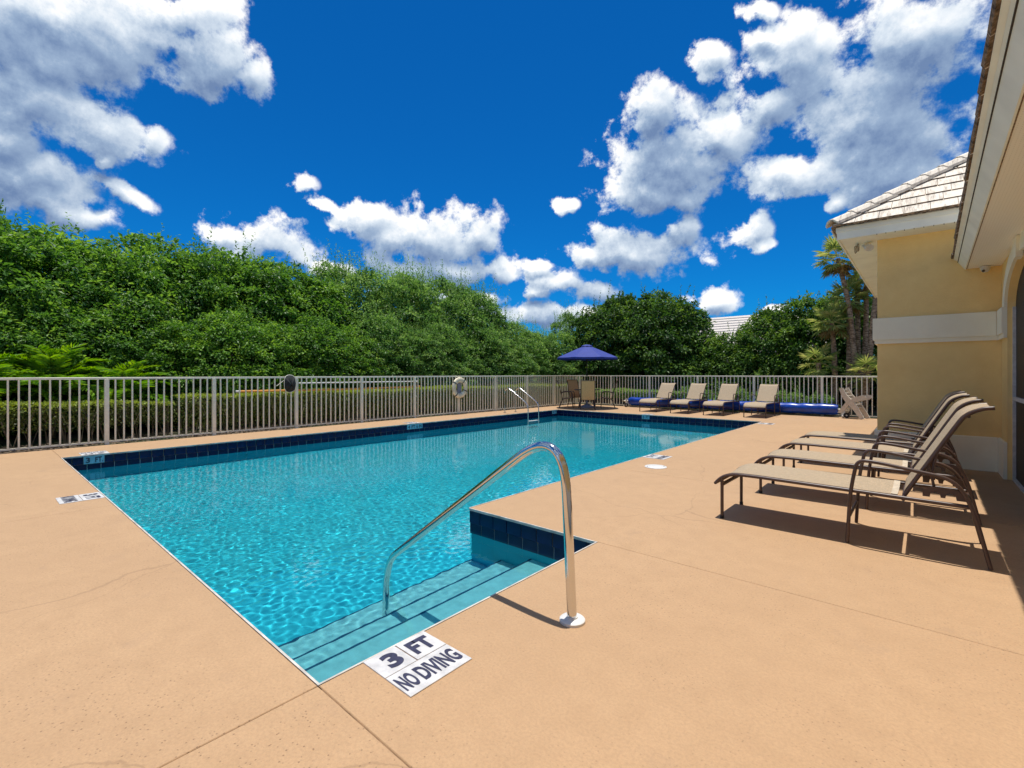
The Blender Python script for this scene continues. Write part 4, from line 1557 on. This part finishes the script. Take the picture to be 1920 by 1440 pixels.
for c_ in range(6):                     # west face, courses running away along the eave
    d0 = c_ * EXP * math.cos(sa)
    me = MB().box(-0.02, EXP + 0.03, 0.0, 16.2 - RY - d0 - EXP, 0, 0.03).mesh('tile_course', M['rooftile'])
    link('tile_course', me, wroof, (RX + d0, RY + d0 + EXP * 0.9, Z1 + 0.012 + d0 * SL), (0, -sa + 0.055, 0))
cap = MB()
for (u, lift) in ((0, 0.022), (0.40, 0.0)):
    for (w, z) in ((-0.125, -0.045), (-0.07, 0.02), (0, 0.042), (0.07, 0.02), (0.125, -0.045)):
        cap.v.append((u, w, z * 0.8 + lift))
    for (w, z) in ((-0.125, -0.075), (-0.06, -0.012), (0, 0.010), (0.06, -0.012), (0.125, -0.075)):
        cap.v.append((u, w, z + lift))
for i in range(4):
    cap.f += [(i, i + 1, i + 11, i + 10), (i + 5, i + 15, i + 16, i + 6), (i, i + 5, i + 6, i + 1), (i + 10, i + 11, i + 16, i + 15)]
cap.f += [(0, 10, 15, 5), (4, 9, 19, 14)]
capm = cap.mesh('ridge_tile', M['rooftile'])
capm.materials.append(M['tile_edge'])
for p in capm.polygons:
    if p.normal.x < -0.8:
        p.material_index = 1
hip = math.atan(SL / math.sqrt(2))
for k in range(9):
    s_ = 0.01 + k * 0.335
    link('ridge_tile', capm, wroof, (RX + s_ * math.cos(hip) / math.sqrt(2), RY + s_ * math.cos(hip) / math.sqrt(2), Z1 + 0.075 + s_ * math.sin(hip)), (0, -hip, PI / 4))

# floodlight and camera under the eaves
fl = thing('floodlight', 'old twin white floodlight with wire guard under the wing soffit', 'floodlight', (-0.70, 9.42, Z0 + 0.012))
MB().lathe([(0.06, -0.001), (0.06, -0.03), (0.03, -0.04)], n=18).build('mount', M['trim'], fl, smooth=True)
for s in (-1, 1):
    hd = MB().lathe([(0.02, 0.0), (0.028, 0.03), (0.05, 0.08), (0.056, 0.10), (0.05, 0.103), (0.0, 0.095)], n=18).build('lamp_head', M['flange'], fl, (0.03 * s, -0.05 + 0.03 * s, -0.045), (PI - 0.9, 0.5 * s, 0.6), smooth=True)
b = MB()
for k in range(4):
    b.tube([(-0.12 + 0.022 * math.cos(k), 0.11 * math.cos(2 * PI * j / 20) - 0.02, -0.05 + 0.05 * math.sin(2 * PI * j / 20) - 0.012 * k) for j in range(21)], 0.004, 5)
b.build('wire_guard', M['twig'], fl)
cm = thing('security_camera', 'small white dome camera under the soffit in the wall corner', 'camera', (0.635, 9.23, 2.8315))
MB().lathe([(0.055, 0.0), (0.055, -0.03), (0.05, -0.038)], n=22).build('housing', M['flange'], cm, smooth=True)
MB().lathe([(0.046, -0.034), (0.042, -0.058), (0.028, -0.075), (0.0, -0.082)], n=22).build('ball', M['flange'], cm, smooth=True)
MB().lathe([(0.018, 0.0), (0.018, 0.012), (0.0, 0.014)], n=14).build('lens', M['glass'], cm, (-0.018, -0.034, -0.060), (PI / 2 + 0.5, 0, -0.45), smooth=True)

# ------------------------------------------------------------------ foliage
def leaves_mesh(name, mat, P, D, L, Wd, tint, fold=0.35, seed=0):
    """one folded rhombus per leaf: P base points, D axis directions, L lengths"""
    r = np.random.default_rng(seed)
    n = len(P)
    D = D / np.linalg.norm(D, axis=1, keepdims=True)
    rv = r.normal(size=(n, 3))
    rv[:, 2] *= 0.35
    side = np.cross(D, rv * 0.55 + np.array([0, 0, 1.0]))
    side /= np.linalg.norm(side, axis=1, keepdims=True) + 1e-9
    nrm = np.cross(side, D)
    L = L[:, None]
    W = Wd[:, None]
    mid = P + D * L * 0.5
    a = mid + side * W + nrm * W * fold
    b = mid - side * W + nrm * W * fold
    tip = P + D * L - nrm * L * 0.08
    V = np.stack([P, a, tip, b], 1).reshape(-1, 3)
    i = np.arange(n)[:, None] * 4
    F = np.concatenate([i + np.array([[0, 2, 1]]), i + np.array([[0, 3, 2]])], 0)
    return np_mesh(name, V, F, mat, False, np.repeat(tint, 4))


def rdir(n, r):
    d = r.normal(size=(n, 3))
    return d / np.linalg.norm(d, axis=1, keepdims=True)


def crown_data(seed, rx, ry, z0, z1, clumps, per, leaf, cr=0.32, shoots=0, inner=0.22, shoot_len=1.0):
    """leaf clumps over and inside an uneven crown standing on z0"""
    r = np.random.default_rng(seed)
    d = rdir(clumps, r)
    lob = rdir(9, r)
    la = r.uniform(-0.16, 0.22, 9)
    bump = 1 + sum(la[k] * np.clip(d @ lob[k], 0, 1) ** 4 for k in range(9))
    rad = np.where(r.random(clumps) < inner, r.uniform(0.45, 0.85, clumps), r.uniform(0.86, 1.03, clumps)) * bump
    zc = z0 + (z1 - z0) * 0.46
    c = d * rad[:, None]
    up = c[:, 2] > 0
    low = 1.0 - 0.24 * np.clip(c[:, 2], -0.6, 1)
    ctr = np.stack([c[:, 0] * rx * low, c[:, 1] * ry * low, zc + np.where(up, c[:, 2] * (z1 - zc), c[:, 2] * (zc - z0))], 1)
    ctint = r.normal(0.40, 0.24, clumps)
    Ps, Ds, Ts, Ls = [], [], [], []
    ax = d * np.array([1, 1, 0.5]) + np.array([0, 0, 0.75])
    ax /= np.linalg.norm(ax, axis=1, keepdims=True)
    for k in range(clumps):
        n = max(6, int(per * r.uniform(0.7, 1.3)))
        e = rdir(n, r)
        e = e + ax[k] * 0.8
        e /= np.linalg.norm(e, axis=1, keepdims=True)
        rr = cr * r.uniform(0.7, 1.3) * r.random(n) ** 0.5
        p = ctr[k] + e * rr[:, None] * np.array([1.15, 1.15, 0.75])
        Ps.append(p)
        Ds.append(e * 0.9 + rdir(n, r) * 0.55 + np.array([0, 0, -0.50]))
        Ts.append(np.clip(ctint[k] + 0.35 * (rr / cr - 0.55) + r.normal(0, 0.10, n), 0, 1))  # inner leaves tinted darker: shade painted into the depth of each clump
        Ls.append(leaf * r.uniform(0.7, 1.3, n))
    for k in range(shoots):                     # thin new shoots standing out of the top
        a, q = r.uniform(0, 2 * PI), r.random() ** 0.5 * 0.8
        top = np.array([rx * q * math.cos(a), ry * q * math.sin(a), zc + (z1 - zc) * math.sqrt(1 - q * q) * 0.93])
        n = 26
        t = np.linspace(0, 1, n)
        lean = r.normal(0, 0.22, 2)
        ln = r.uniform(0.35, 1.15) * shoot_len
        p = top + np.stack([lean[0] * t * ln, lean[1] * t * ln, t * ln], 1)
        e = rdir(n, r) + np.array([0, 0, 0.5])
        Ps.append(p)
        Ds.append(e)
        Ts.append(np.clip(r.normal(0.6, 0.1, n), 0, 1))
        Ls.append(leaf * r.uniform(0.7, 1.1, n) * (1.1 - 0.5 * t))
    return np.concatenate(Ps), np.concatenate(Ds), np.concatenate(Ls), np.concatenate(Ts)


def crown_mesh(name, mat, seed, **k):
    wid = k.pop('wid', 0.24)
    P, D, L, T = crown_data(seed, **k)
    return leaves_mesh(name, mat, P, D, L, L * wid, T, seed=seed)


def trunk_mesh(seed, h, rx):
    r = random.Random(seed)
    b = MB()
    b.tube(spline([(0, 0, -0.08), (r.uniform(-.1, .1), r.uniform(-.1, .1), h * 0.3), (r.uniform(-.2, .2), r.uniform(-.2, .2), h * 0.72)], 4), 0.11, 8, 0.04)
    for k in range(6):
        a = k * 1.05 + r.uniform(-.3, .3)
        z = h * r.uniform(0.1, 0.45)
        q = rx * r.uniform(0.55, 0.8)
        b.tube(spline([(0, 0, z), (q * 0.5 * math.cos(a), q * 0.5 * math.sin(a), z + h * 0.16), (q * math.cos(a), q * math.sin(a), z + h * 0.36)], 4), 0.045, 6, 0.012)
    return b.mesh('trunk', M['bark'], True)


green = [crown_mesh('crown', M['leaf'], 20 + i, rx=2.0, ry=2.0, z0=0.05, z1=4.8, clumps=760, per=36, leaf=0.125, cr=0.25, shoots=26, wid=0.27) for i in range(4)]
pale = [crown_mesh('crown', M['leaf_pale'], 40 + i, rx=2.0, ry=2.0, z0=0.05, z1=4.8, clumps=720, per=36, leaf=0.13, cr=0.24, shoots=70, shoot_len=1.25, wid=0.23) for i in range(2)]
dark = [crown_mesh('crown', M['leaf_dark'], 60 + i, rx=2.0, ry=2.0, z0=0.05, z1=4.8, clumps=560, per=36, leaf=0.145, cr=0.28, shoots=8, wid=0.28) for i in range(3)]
trunks = [trunk_mesh(80 + i, 4.4, 2.0) for i in range(3)]


def tree(label, group, crown, x, y, h, wx=1.0, wy=None, rz=0.0, i=0):
    t = thing('leafy_tree', label, 'tree', (x, y, -0.03), rz, group)
    s = h / 4.8
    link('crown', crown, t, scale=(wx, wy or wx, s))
    link('trunk', trunks[i % 3], t, scale=(wx * 0.9, wx * 0.9, s * 0.95))
    return t


GL = 'green trees growing in a continuous row behind the left fence'
row = [(-1.6, 4.9, 'at its near end'), (0.6, 4.75, 'behind the low bright palms'), (2.7, 4.55, 'behind the step in the clipped hedge'),
       (4.6, 4.75, 'behind the left end of the orange pole'), (6.4, 4.7, 'behind the black net on the fence'), (8.4, 4.75, 'behind the middle of the white pole')]
for i, (y, h, w) in enumerate(row):
    tree('bushy green tree, front of the left row, ' + w, GL, green[i % 4], -16.7 + rnd.uniform(-0.3, 0.2), y, h, rnd.uniform(0.9, 1.05), None, rnd.uniform(0, 6.28), i)
for i, (y, h, w) in enumerate([(-3.4, 5.2, 'left of the tallest tree'), (1.8, 5.0, 'right beside the tallest tree'), (4.0, 5.15, 'above the step in the clipped hedge'),
                               (6.0, 5.5, 'above the left end of the orange pole'), (7.6, 5.15, 'above the black net on the fence')]):
    tree('green treetop, back of the left row, ' + w, GL, green[(i + 2) % 4], -18.3, y, h, 1.3, None, rnd.uniform(0, 6.28), i)
# lower growth that steps forward in front of the trees
GB = 'leafy bushes growing in front of the left tree row'
for i, (y, h, w, la) in enumerate([(3.6, 2.5, 0.62, 'under the step in the clipped hedge'), (4.9, 3.1, 0.70, 'behind the left end of the orange pole'), (6.1, 2.6, 0.62, 'behind the black net'),
                                   (7.3, 3.2, 0.72, 'behind the left half of the white pole'), (8.6, 2.7, 0.64, 'behind the right half of the white pole'), (9.8, 3.3, 0.74, 'just right of the white pole'),
                                   (11.1, 2.8, 0.64, 'behind the life ring'), (12.4, 3.2, 0.72, 'just right of the life ring'), (13.8, 2.7, 0.66, 'midway from life ring to ladder'),
                                   (15.1, 3.2, 0.72, 'behind the pool ladder'), (16.5, 2.8, 0.66, 'right of the pool ladder')]):
    tree('leafy bush before the left tree row, ' + la, GB, (green if y < 9.5 else pale)[i % 2], -14.75 + rnd.uniform(-0.15, 0.15), y, h, w, None, rnd.uniform(0, 6.28), i)
for i, (y, h, la) in enumerate([(1.0, 3.0, 'behind the second low palm'), (2.4, 2.9, 'behind the rightmost low palm'), (-0.4, 3.1, 'at the left edge behind the low palms')]):
    tree('leafy bush before the left tree row, ' + la, GB, green[2 + i % 2], -15.2, y, h, 0.7, None, rnd.uniform(0, 6.28), i)
tree('tallest green tree, rising at the left edge above the tree row', None, green[1], -18.4, -0.3, 6.3, 0.8, None, 2.0, 1)
GP = 'paler feathery trees at the far end of the left row'
for i, (x, y, h, w, la) in enumerate([(-16.7, 10.3, 5.1, 1.0, 'behind the right end of the white pole'), (-16.6, 12.3, 5.2, 1.0, 'behind the life ring'), (-16.7, 14.3, 5.3, 1.0, 'between the life ring and the pool ladder'),
                                      (-16.4, 16.2, 5.0, 0.95, 'behind the pool ladder'), (-15.5, 18.0, 3.7, 0.85, 'behind the left patio chair'),
                                      (-18.2, 13.2, 5.6, 1.0, 'at the back, above the life ring'), (-18.0, 16.6, 5.4, 1.0, 'at the back, above the pool ladder'), (-18.3, 9.9, 5.5, 1.0, 'at the back, above the white pole end')]):
    tree('pale feathery green tree ' + la, GP, pale[i % 2], x, y, h, w, None, rnd.uniform(0, 6.28), i)
tree('pale green tree deep in the far corner, left of the umbrella', None, pale[0], -18.5, 22.5, 3.3, 1.1, None, 3.0, 0)
tree('pale green tree closing the row beside the low one left of the umbrella', None, pale[1], -16.6, 20.6, 3.5, 0.95, None, 4.0, 1)
tree('low pale green tree filling the gap left of the umbrella', None, pale[1], -14.6, 20.6, 3.35, 0.8, None, 1.0, 0)
tree('small yellowish tree peeping up left of the dark trees', None, pale[0], -15.6, 23.0, 4.6, 0.6, None, 2.2, 1)
GD = 'dark glossy trees behind the far fence'
for i, (x, y, h, w, la) in enumerate([(-12.7, 21.4, 4.7, 0.85, 'directly behind the umbrella'), (-11.2, 21.2, 5.25, 0.95, 'highest, right of the umbrella'), (-9.3, 21.3, 4.95, 1.0, 'behind the leftmost far lounger'),
                                      (-8.3, 21.5, 4.55, 0.75, 'left of the pale house roof'), (-10.3, 23.4, 5.0, 1.0, 'back, over the blue roll end'), (-12.4, 23.6, 4.9, 1.0, 'back, above the umbrella')]):
    tree('dark glossy tree of the far clump, ' + la, GD, dark[i % 3], x * 1.05, y + 1.1, h * 1.05, w * 1.04, None, rnd.uniform(0, 6.28), i)
tree('low dark tree below the pale house roof in the gap', None, dark[0], -6.5, 22.3, 3.15, 0.78, None, 0.4, 0)
for i, (x, y, h, w, la) in enumerate([(-4.7, 21.3, 3.95, 0.7, 'just right of the pale house roof'), (-3.8, 21.4, 4.1, 0.8, 'left of the fan palms'), (-2.4, 21.9, 4.3, 0.85, 'behind the fan palm trunks'),
                                      (-0.9, 22.0, 4.3, 0.9, 'behind the palms at the building corner'), (0.8, 21.8, 4.3, 0.9, 'hidden behind the yellow building')]):
    tree('dark glossy tree ' + la, GD, dark[(i + 1) % 3], x * 1.05, y + 1.0, h * 1.05, w * 1.04, None, rnd.uniform(0, 6.28), i)


# clipped hedges: small leaves on the faces of a box, bare stems below
def hedge_mesh(L, W, H, seed, leaf=0.045, dens=900, zlow=0.18, mat=None):
    r = np.random.default_rng(seed)
    Ps, Ds, Ts = [], [], []
    wob = lambda x: 0.03 * np.sin(x * 1.3 + seed) + 0.02 * np.sin(x * 4.1)
    n = int(L * W * dens)
    p = np.stack([r.uniform(0, L, n), r.uniform(-W / 2, W / 2, n), H - np.abs(r.normal(0, 0.03, n))], 1)
    p[:, 2] += wob(p[:, 0])
    Ps.append(p)
    Ds.append(rdir(n, r) * 0.8 + np.array([0, 0, 0.6]))
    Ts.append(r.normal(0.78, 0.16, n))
    for s in (-1, 1):
        n = int(L * H * dens * (1.0 if s < 0 else 0.5))
        z = zlow + (H - zlow) * r.random(n) ** 0.75
        p = np.stack([r.uniform(0, L, n), s * (W / 2 - np.abs(r.normal(0, 0.05, n)) + wob(z * 3)), z + wob(z * 0) * 0], 1)
        Ps.append(p)
        Ds.append(rdir(n, r) * 0.9 + np.array([0, s * 0.7, -0.45]))
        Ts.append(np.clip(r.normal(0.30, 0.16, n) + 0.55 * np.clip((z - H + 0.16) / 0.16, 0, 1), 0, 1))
    n = int(L * W * H * dens * 0.8)
    Ps.append(np.stack([r.uniform(0, L, n), r.uniform(-W / 2, W / 2, n), r.uniform(zlow, H, n)], 1))
    Ds.append(rdir(n, r))
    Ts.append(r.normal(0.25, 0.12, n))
    P, D, T = np.concatenate(Ps), np.concatenate(Ds), np.clip(np.concatenate(Ts), 0, 1)
    Ln = leaf * r.uniform(0.7, 1.4, len(P))
    return leaves_mesh('foliage', mat or M['hedge'], P, D, Ln, Ln * 0.3, T, seed=seed)


def stems(L, W, H, seed, step=0.22):
    r = random.Random(seed)
    b = MB()
    x = 0.1
    while x < L:
        for k in range(4):
            y = r.uniform(-W * 0.3, W * 0.3)
            b.tube([(x, y, -0.04), (x + r.uniform(-0.12, 0.12), y + r.uniform(-0.1, 0.1), H * 0.4), (x + r.uniform(-0.25, 0.25), y + r.uniform(-0.22, 0.22), H * 0.92)], 0.011, 5, 0.004)
        x += step * r.uniform(0.7, 1.3)
    return b.mesh('stem', M['twig'])


def hedge(label, pos, rz, L, W, H, seed, **k):
    t = thing('clipped_hedge', label, 'hedge', pos, rz)
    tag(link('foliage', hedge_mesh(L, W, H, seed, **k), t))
    tag(link('stem', stems(L, W, H, seed), t), kind='stuff')
    return t


# local x runs along +Y (rz = 90 deg), local y towards -X ... so the side facing the pool is local -y
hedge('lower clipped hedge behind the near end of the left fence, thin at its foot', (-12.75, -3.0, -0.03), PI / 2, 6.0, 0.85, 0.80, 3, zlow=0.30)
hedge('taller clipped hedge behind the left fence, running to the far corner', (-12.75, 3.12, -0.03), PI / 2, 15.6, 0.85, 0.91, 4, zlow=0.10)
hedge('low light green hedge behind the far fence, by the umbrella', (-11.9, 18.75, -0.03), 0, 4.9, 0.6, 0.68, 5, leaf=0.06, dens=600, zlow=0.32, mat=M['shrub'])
shr = [crown_mesh('foliage', M['shrub'], 90 + i, rx=0.45, ry=0.4, z0=0.1, z1=0.72, clumps=60, per=22, leaf=0.075, cr=0.12, shoots=5) for i in range(2)]
shs = [stems(0.4, 0.4, 0.5, 95, 0.12)]
SHR = ['left of the second far lounger', 'behind the second far lounger', 'between second and third loungers', 'behind the third far lounger', 'behind the rightmost far lounger',
       'just right of the rightmost far lounger', 'midway along the bare roll end', 'near the right end of the blue roll']
for i in range(8):
    t = thing('leafy_shrub', 'light green shrub behind the far fence, ' + SHR[i], 'shrub', (-7.0 + 0.62 * i + rnd.uniform(-.1, .1), 18.75 + rnd.uniform(-.1, .15), -0.03), rnd.uniform(0, 6), 'light shrubs behind the far fence')
    sc_ = rnd.uniform(0.85, 1.2)
    link('foliage', shr[i % 2], t, scale=(1, 1, sc_))
    tag(link('stem', shs[0], t, (-0.2, 0, 0)), kind='stuff')


# low palms with arching feathered fronds behind the hedge on the left
def frond_mesh(seed, L=1.35, n=34):
    r = np.random.default_rng(seed)
    t = np.linspace(0.12, 1, n)
    x = L * t * (1 - 0.18 * t * t)
    z = L * (0.62 * t - 0.62 * t ** 2.2)
    P, D, Ls = [], [], []
    for s in (-1, 1):
        P.append(np.stack([x, np.zeros(n), z], 1))
        D.append(np.stack([np.full(n, 0.75), np.full(n, s * 0.95), 0.10 - 0.35 * t], 1) + r.normal(0, 0.08, (n, 3)))
        Ls.append(0.36 * np.sin(np.clip(t * 1.15 + 0.1, 0, 1) * PI * 0.86) + 0.08)
    P, D, Ls = np.concatenate(P), np.concatenate(D), np.concatenate(Ls)
    T = np.clip(r.normal(0.55, 0.15, len(P)), 0, 1)
    return leaves_mesh('frond', M['frond'], P, D, Ls, np.full(len(P), 0.020), T, 0.3, seed)


fr = [frond_mesh(i) for i in range(3)]
for i, (x, y, h, n, s) in enumerate([(-13.9, 0.1, 0.85, 26, 1.0), (-14.0, 1.2, 1.0, 28, 1.0), (-13.9, 2.3, 0.75, 26, 0.95), (-13.8, -1.1, 0.8, 24, 1.0)]):
    t = thing('low_palm', ['bushy bright green palm at the left edge behind the hedge', 'bright green palm with arching fronds, second from the left edge', 'bright green palm farthest right of the low palms behind the hedge', 'bright green palm just outside the left edge of the fence view'][i], 'palm', (x, y, -0.03))
    MB().tube([(0, 0, -0.05), (0, 0, h)], 0.07, 8, 0.05).build('trunk', M['bark'], t, smooth=True)
    for k in range(n):
        a = k * 2.4 + i
        link('frond', fr[k % 3], t, (0, 0, h - 0.05), (0, -1.05 + 1.15 * (k / n) + rnd.uniform(-.12, .12), a), (s, s, s))

# fan palms behind the far fence, beside the building
def fan_mesh(seed, mat, R=0.46, n=20):
    r = np.random.default_rng(seed)
    b = []
    P = np.zeros((n, 3))
    P[:, 0] = 0.42
    a = np.linspace(-2.1, 2.1, n) + r.normal(0, 0.03, n)
    D = np.stack([np.cos(a), np.sin(a), 0.12 * np.cos(a) - 0.15 + r.normal(0, 0.07, n)], 1)
    Ls = R * (0.72 + 0.28 * np.cos(a * 0.6)) * r.uniform(0.9, 1.08, n)
    # the petiole, as a thin leaf
    P = np.concatenate([P, [[0, 0, 0]], [[0, 0, 0.0]]])
    D = np.concatenate([D, [[1, 0, 0.02]], [[1, 0, 0.0]]])
    Ls = np.concatenate([Ls, [0.46, 0.46]])
    Wd = np.concatenate([np.full(n, 0.028), [0.012, 0.010]])
    T = np.clip(np.concatenate([r.normal(0.5, 0.14, n), [0.8, 0.8]]), 0, 1)
    return leaves_mesh('fan_frond', mat, P, D, Ls, Wd, T, 0.25, seed)


fans = [fan_mesh(i, M['fan']) for i in range(3)]
dry = [fan_mesh(10 + i, M['fan_dry']) for i in range(2)]


def fan_palm(label, base, top, n=24, s=1.0, bend=0.1, ndry=5):
    t = thing('fan_palm', label, 'palm', (base[0], base[1], -0.03), 0, 'fan palms between the far fence and the building')
    d = Vector((top[0] - base[0], top[1] - base[1], top[2]))
    pts = spline([(0, 0, -0.05), d * 0.35 + Vector((bend * 0.6, 0, 0)), d * 0.7 + Vector((bend, 0, 0)), d], 6)
    b = MB()
    b.tube(pts, 0.095, 10, 0.07)
    b.build('trunk', M['palm_bark'], t, smooth=True)
    for k in range(n):
        a = k * 2.399 + base[0] * 7
        q = (k + 0.5) / n
        pitch = 1.25 - 2.1 * q + rnd.uniform(-.12, .12)
        link('fan_frond', fans[k % 3], t, tuple(d + Vector((0, 0, 0.10 * (1 - q)))), (rnd.uniform(-.3, .3), -pitch, a), (s, s, s))
    for k in range(ndry):
        a = k * 1.9 + 0.5
        link('fan_frond', dry[k % 2], t, tuple(d + Vector((0, 0, -0.06))), (rnd.uniform(-.3, .3), 0.75 + rnd.uniform(-.2, .3), a), (s * 0.9,) * 3)
    return t


fan_palm('tall leaning fan palm with crown touching the roof eave', (-1.62, 19.5), (-2.25, 19.7, 5.35), 20, 0.95, 0.12, 8)
fan_palm('short fan palm at the left of the palm clump', (-2.28, 19.6), (-2.42, 19.7, 3.15), 18, 0.9, 0.02, 4)
fan_palm('fan palm of middle height behind the leaning one', (-1.97, 19.9), (-2.0, 20.1, 3.95), 18, 0.9, 0.03, 3)
fan_palm('straight fan palm close to the corner of the building', (-1.60, 20.2), (-1.52, 20.4, 4.55), 18, 0.9, 0.03, 3)
fan_palm('rightmost fan palm, its crown hidden by the eave', (-1.50, 19.4), (-1.05, 19.8, 5.2), 16, 0.9, -0.05, 2)
fan_palm('fan palm reaching above the roof edge behind the building', (-1.75, 20.8), (-1.85, 21.0, 6.5), 16, 0.9, 0.0, 3)
fan_palm('low young fan palm with bright leaves at the foot of the clump', (-2.75, 19.3), (-2.75, 19.3, 1.75), 11, 0.85, 0.0, 0)
fan_palm('low young fan palm right against the building corner', (-1.45, 19.0), (-1.42, 19.0, 1.35), 14, 0.85, 0.0, 0)

# fallen leaves under the left hedge
r_ = np.random.default_rng(9)
n = 5200
P = np.stack([FX - 0.9 + r_.uniform(0, 1.03, n), r_.uniform(-3.5, 18.0, n), np.full(n, -0.022) + r_.uniform(0, 0.03, n)], 1)
D = rdir(n, r_) * np.array([1, 1, 0.25])
Ls = r_.uniform(0.03, 0.09, n)
tag(link('leaf_litter', leaves_mesh('leaf_litter', M['litter'], P, D, Ls, Ls * 0.28, np.full(n, 0.5), 0.2, 3)), 'brown fallen leaves on the soil under the left fence', 'leaf litter', kind='stuff')

# ------------------------------------------------------------------ neighbouring house seen over the trees
ho = thing('neighbour_house', 'neighbouring house whose pale tiled roof shows between the dark trees', 'house', (-12.6, 44, 0))
MB().box(-8, 8, 0, 9, -0.05, 3.2).build('wall', M['housewall'], ho)
b = MB()
ncs = 14
for k in range(ncs):
    y0_, y1_ = -0.6 + 5.1 * k / ncs, -0.6 + 5.1 * (k + 1) / ncs
    za, zb = 3.15 + 3.75 * k / ncs + 0.07, 3.15 + 3.75 * (k + 1) / ncs
    xa, xb = 8.6 - 4.6 * k / ncs, 8.6 - 4.6 * (k + 1) / ncs
    b.add([(-xa, y0_, za), (xa, y0_, za), (xb, y1_, zb), (-xb, y1_, zb), (-xa, y0_, za - 0.12), (xa, y0_, za - 0.12)], [(0, 1, 2, 3), (0, 4, 5, 1)])
b.add([(-8.6, -0.6, 3.15), (-4, 4.5, 6.9), (-8.6, 9.6, 3.15), (8.6, -0.6, 3.15), (4, 4.5, 6.9), (8.6, 9.6, 3.15)], [(0, 1, 2), (3, 5, 4), (1, 4, 5, 2)])
b.build('roof', M['houseroof'], ho)
for x in (-5, -1.5, 3.5):
    w_ = MB().box(x, x + 1.5, -0.03, 0.02, 0.9, 2.3).build('window', M['screen_frame'], ho)
    MB().box(x + 0.08, x + 1.42, -0.034, -0.028, 0.98, 2.22).build('pane', M['glass'], w_)
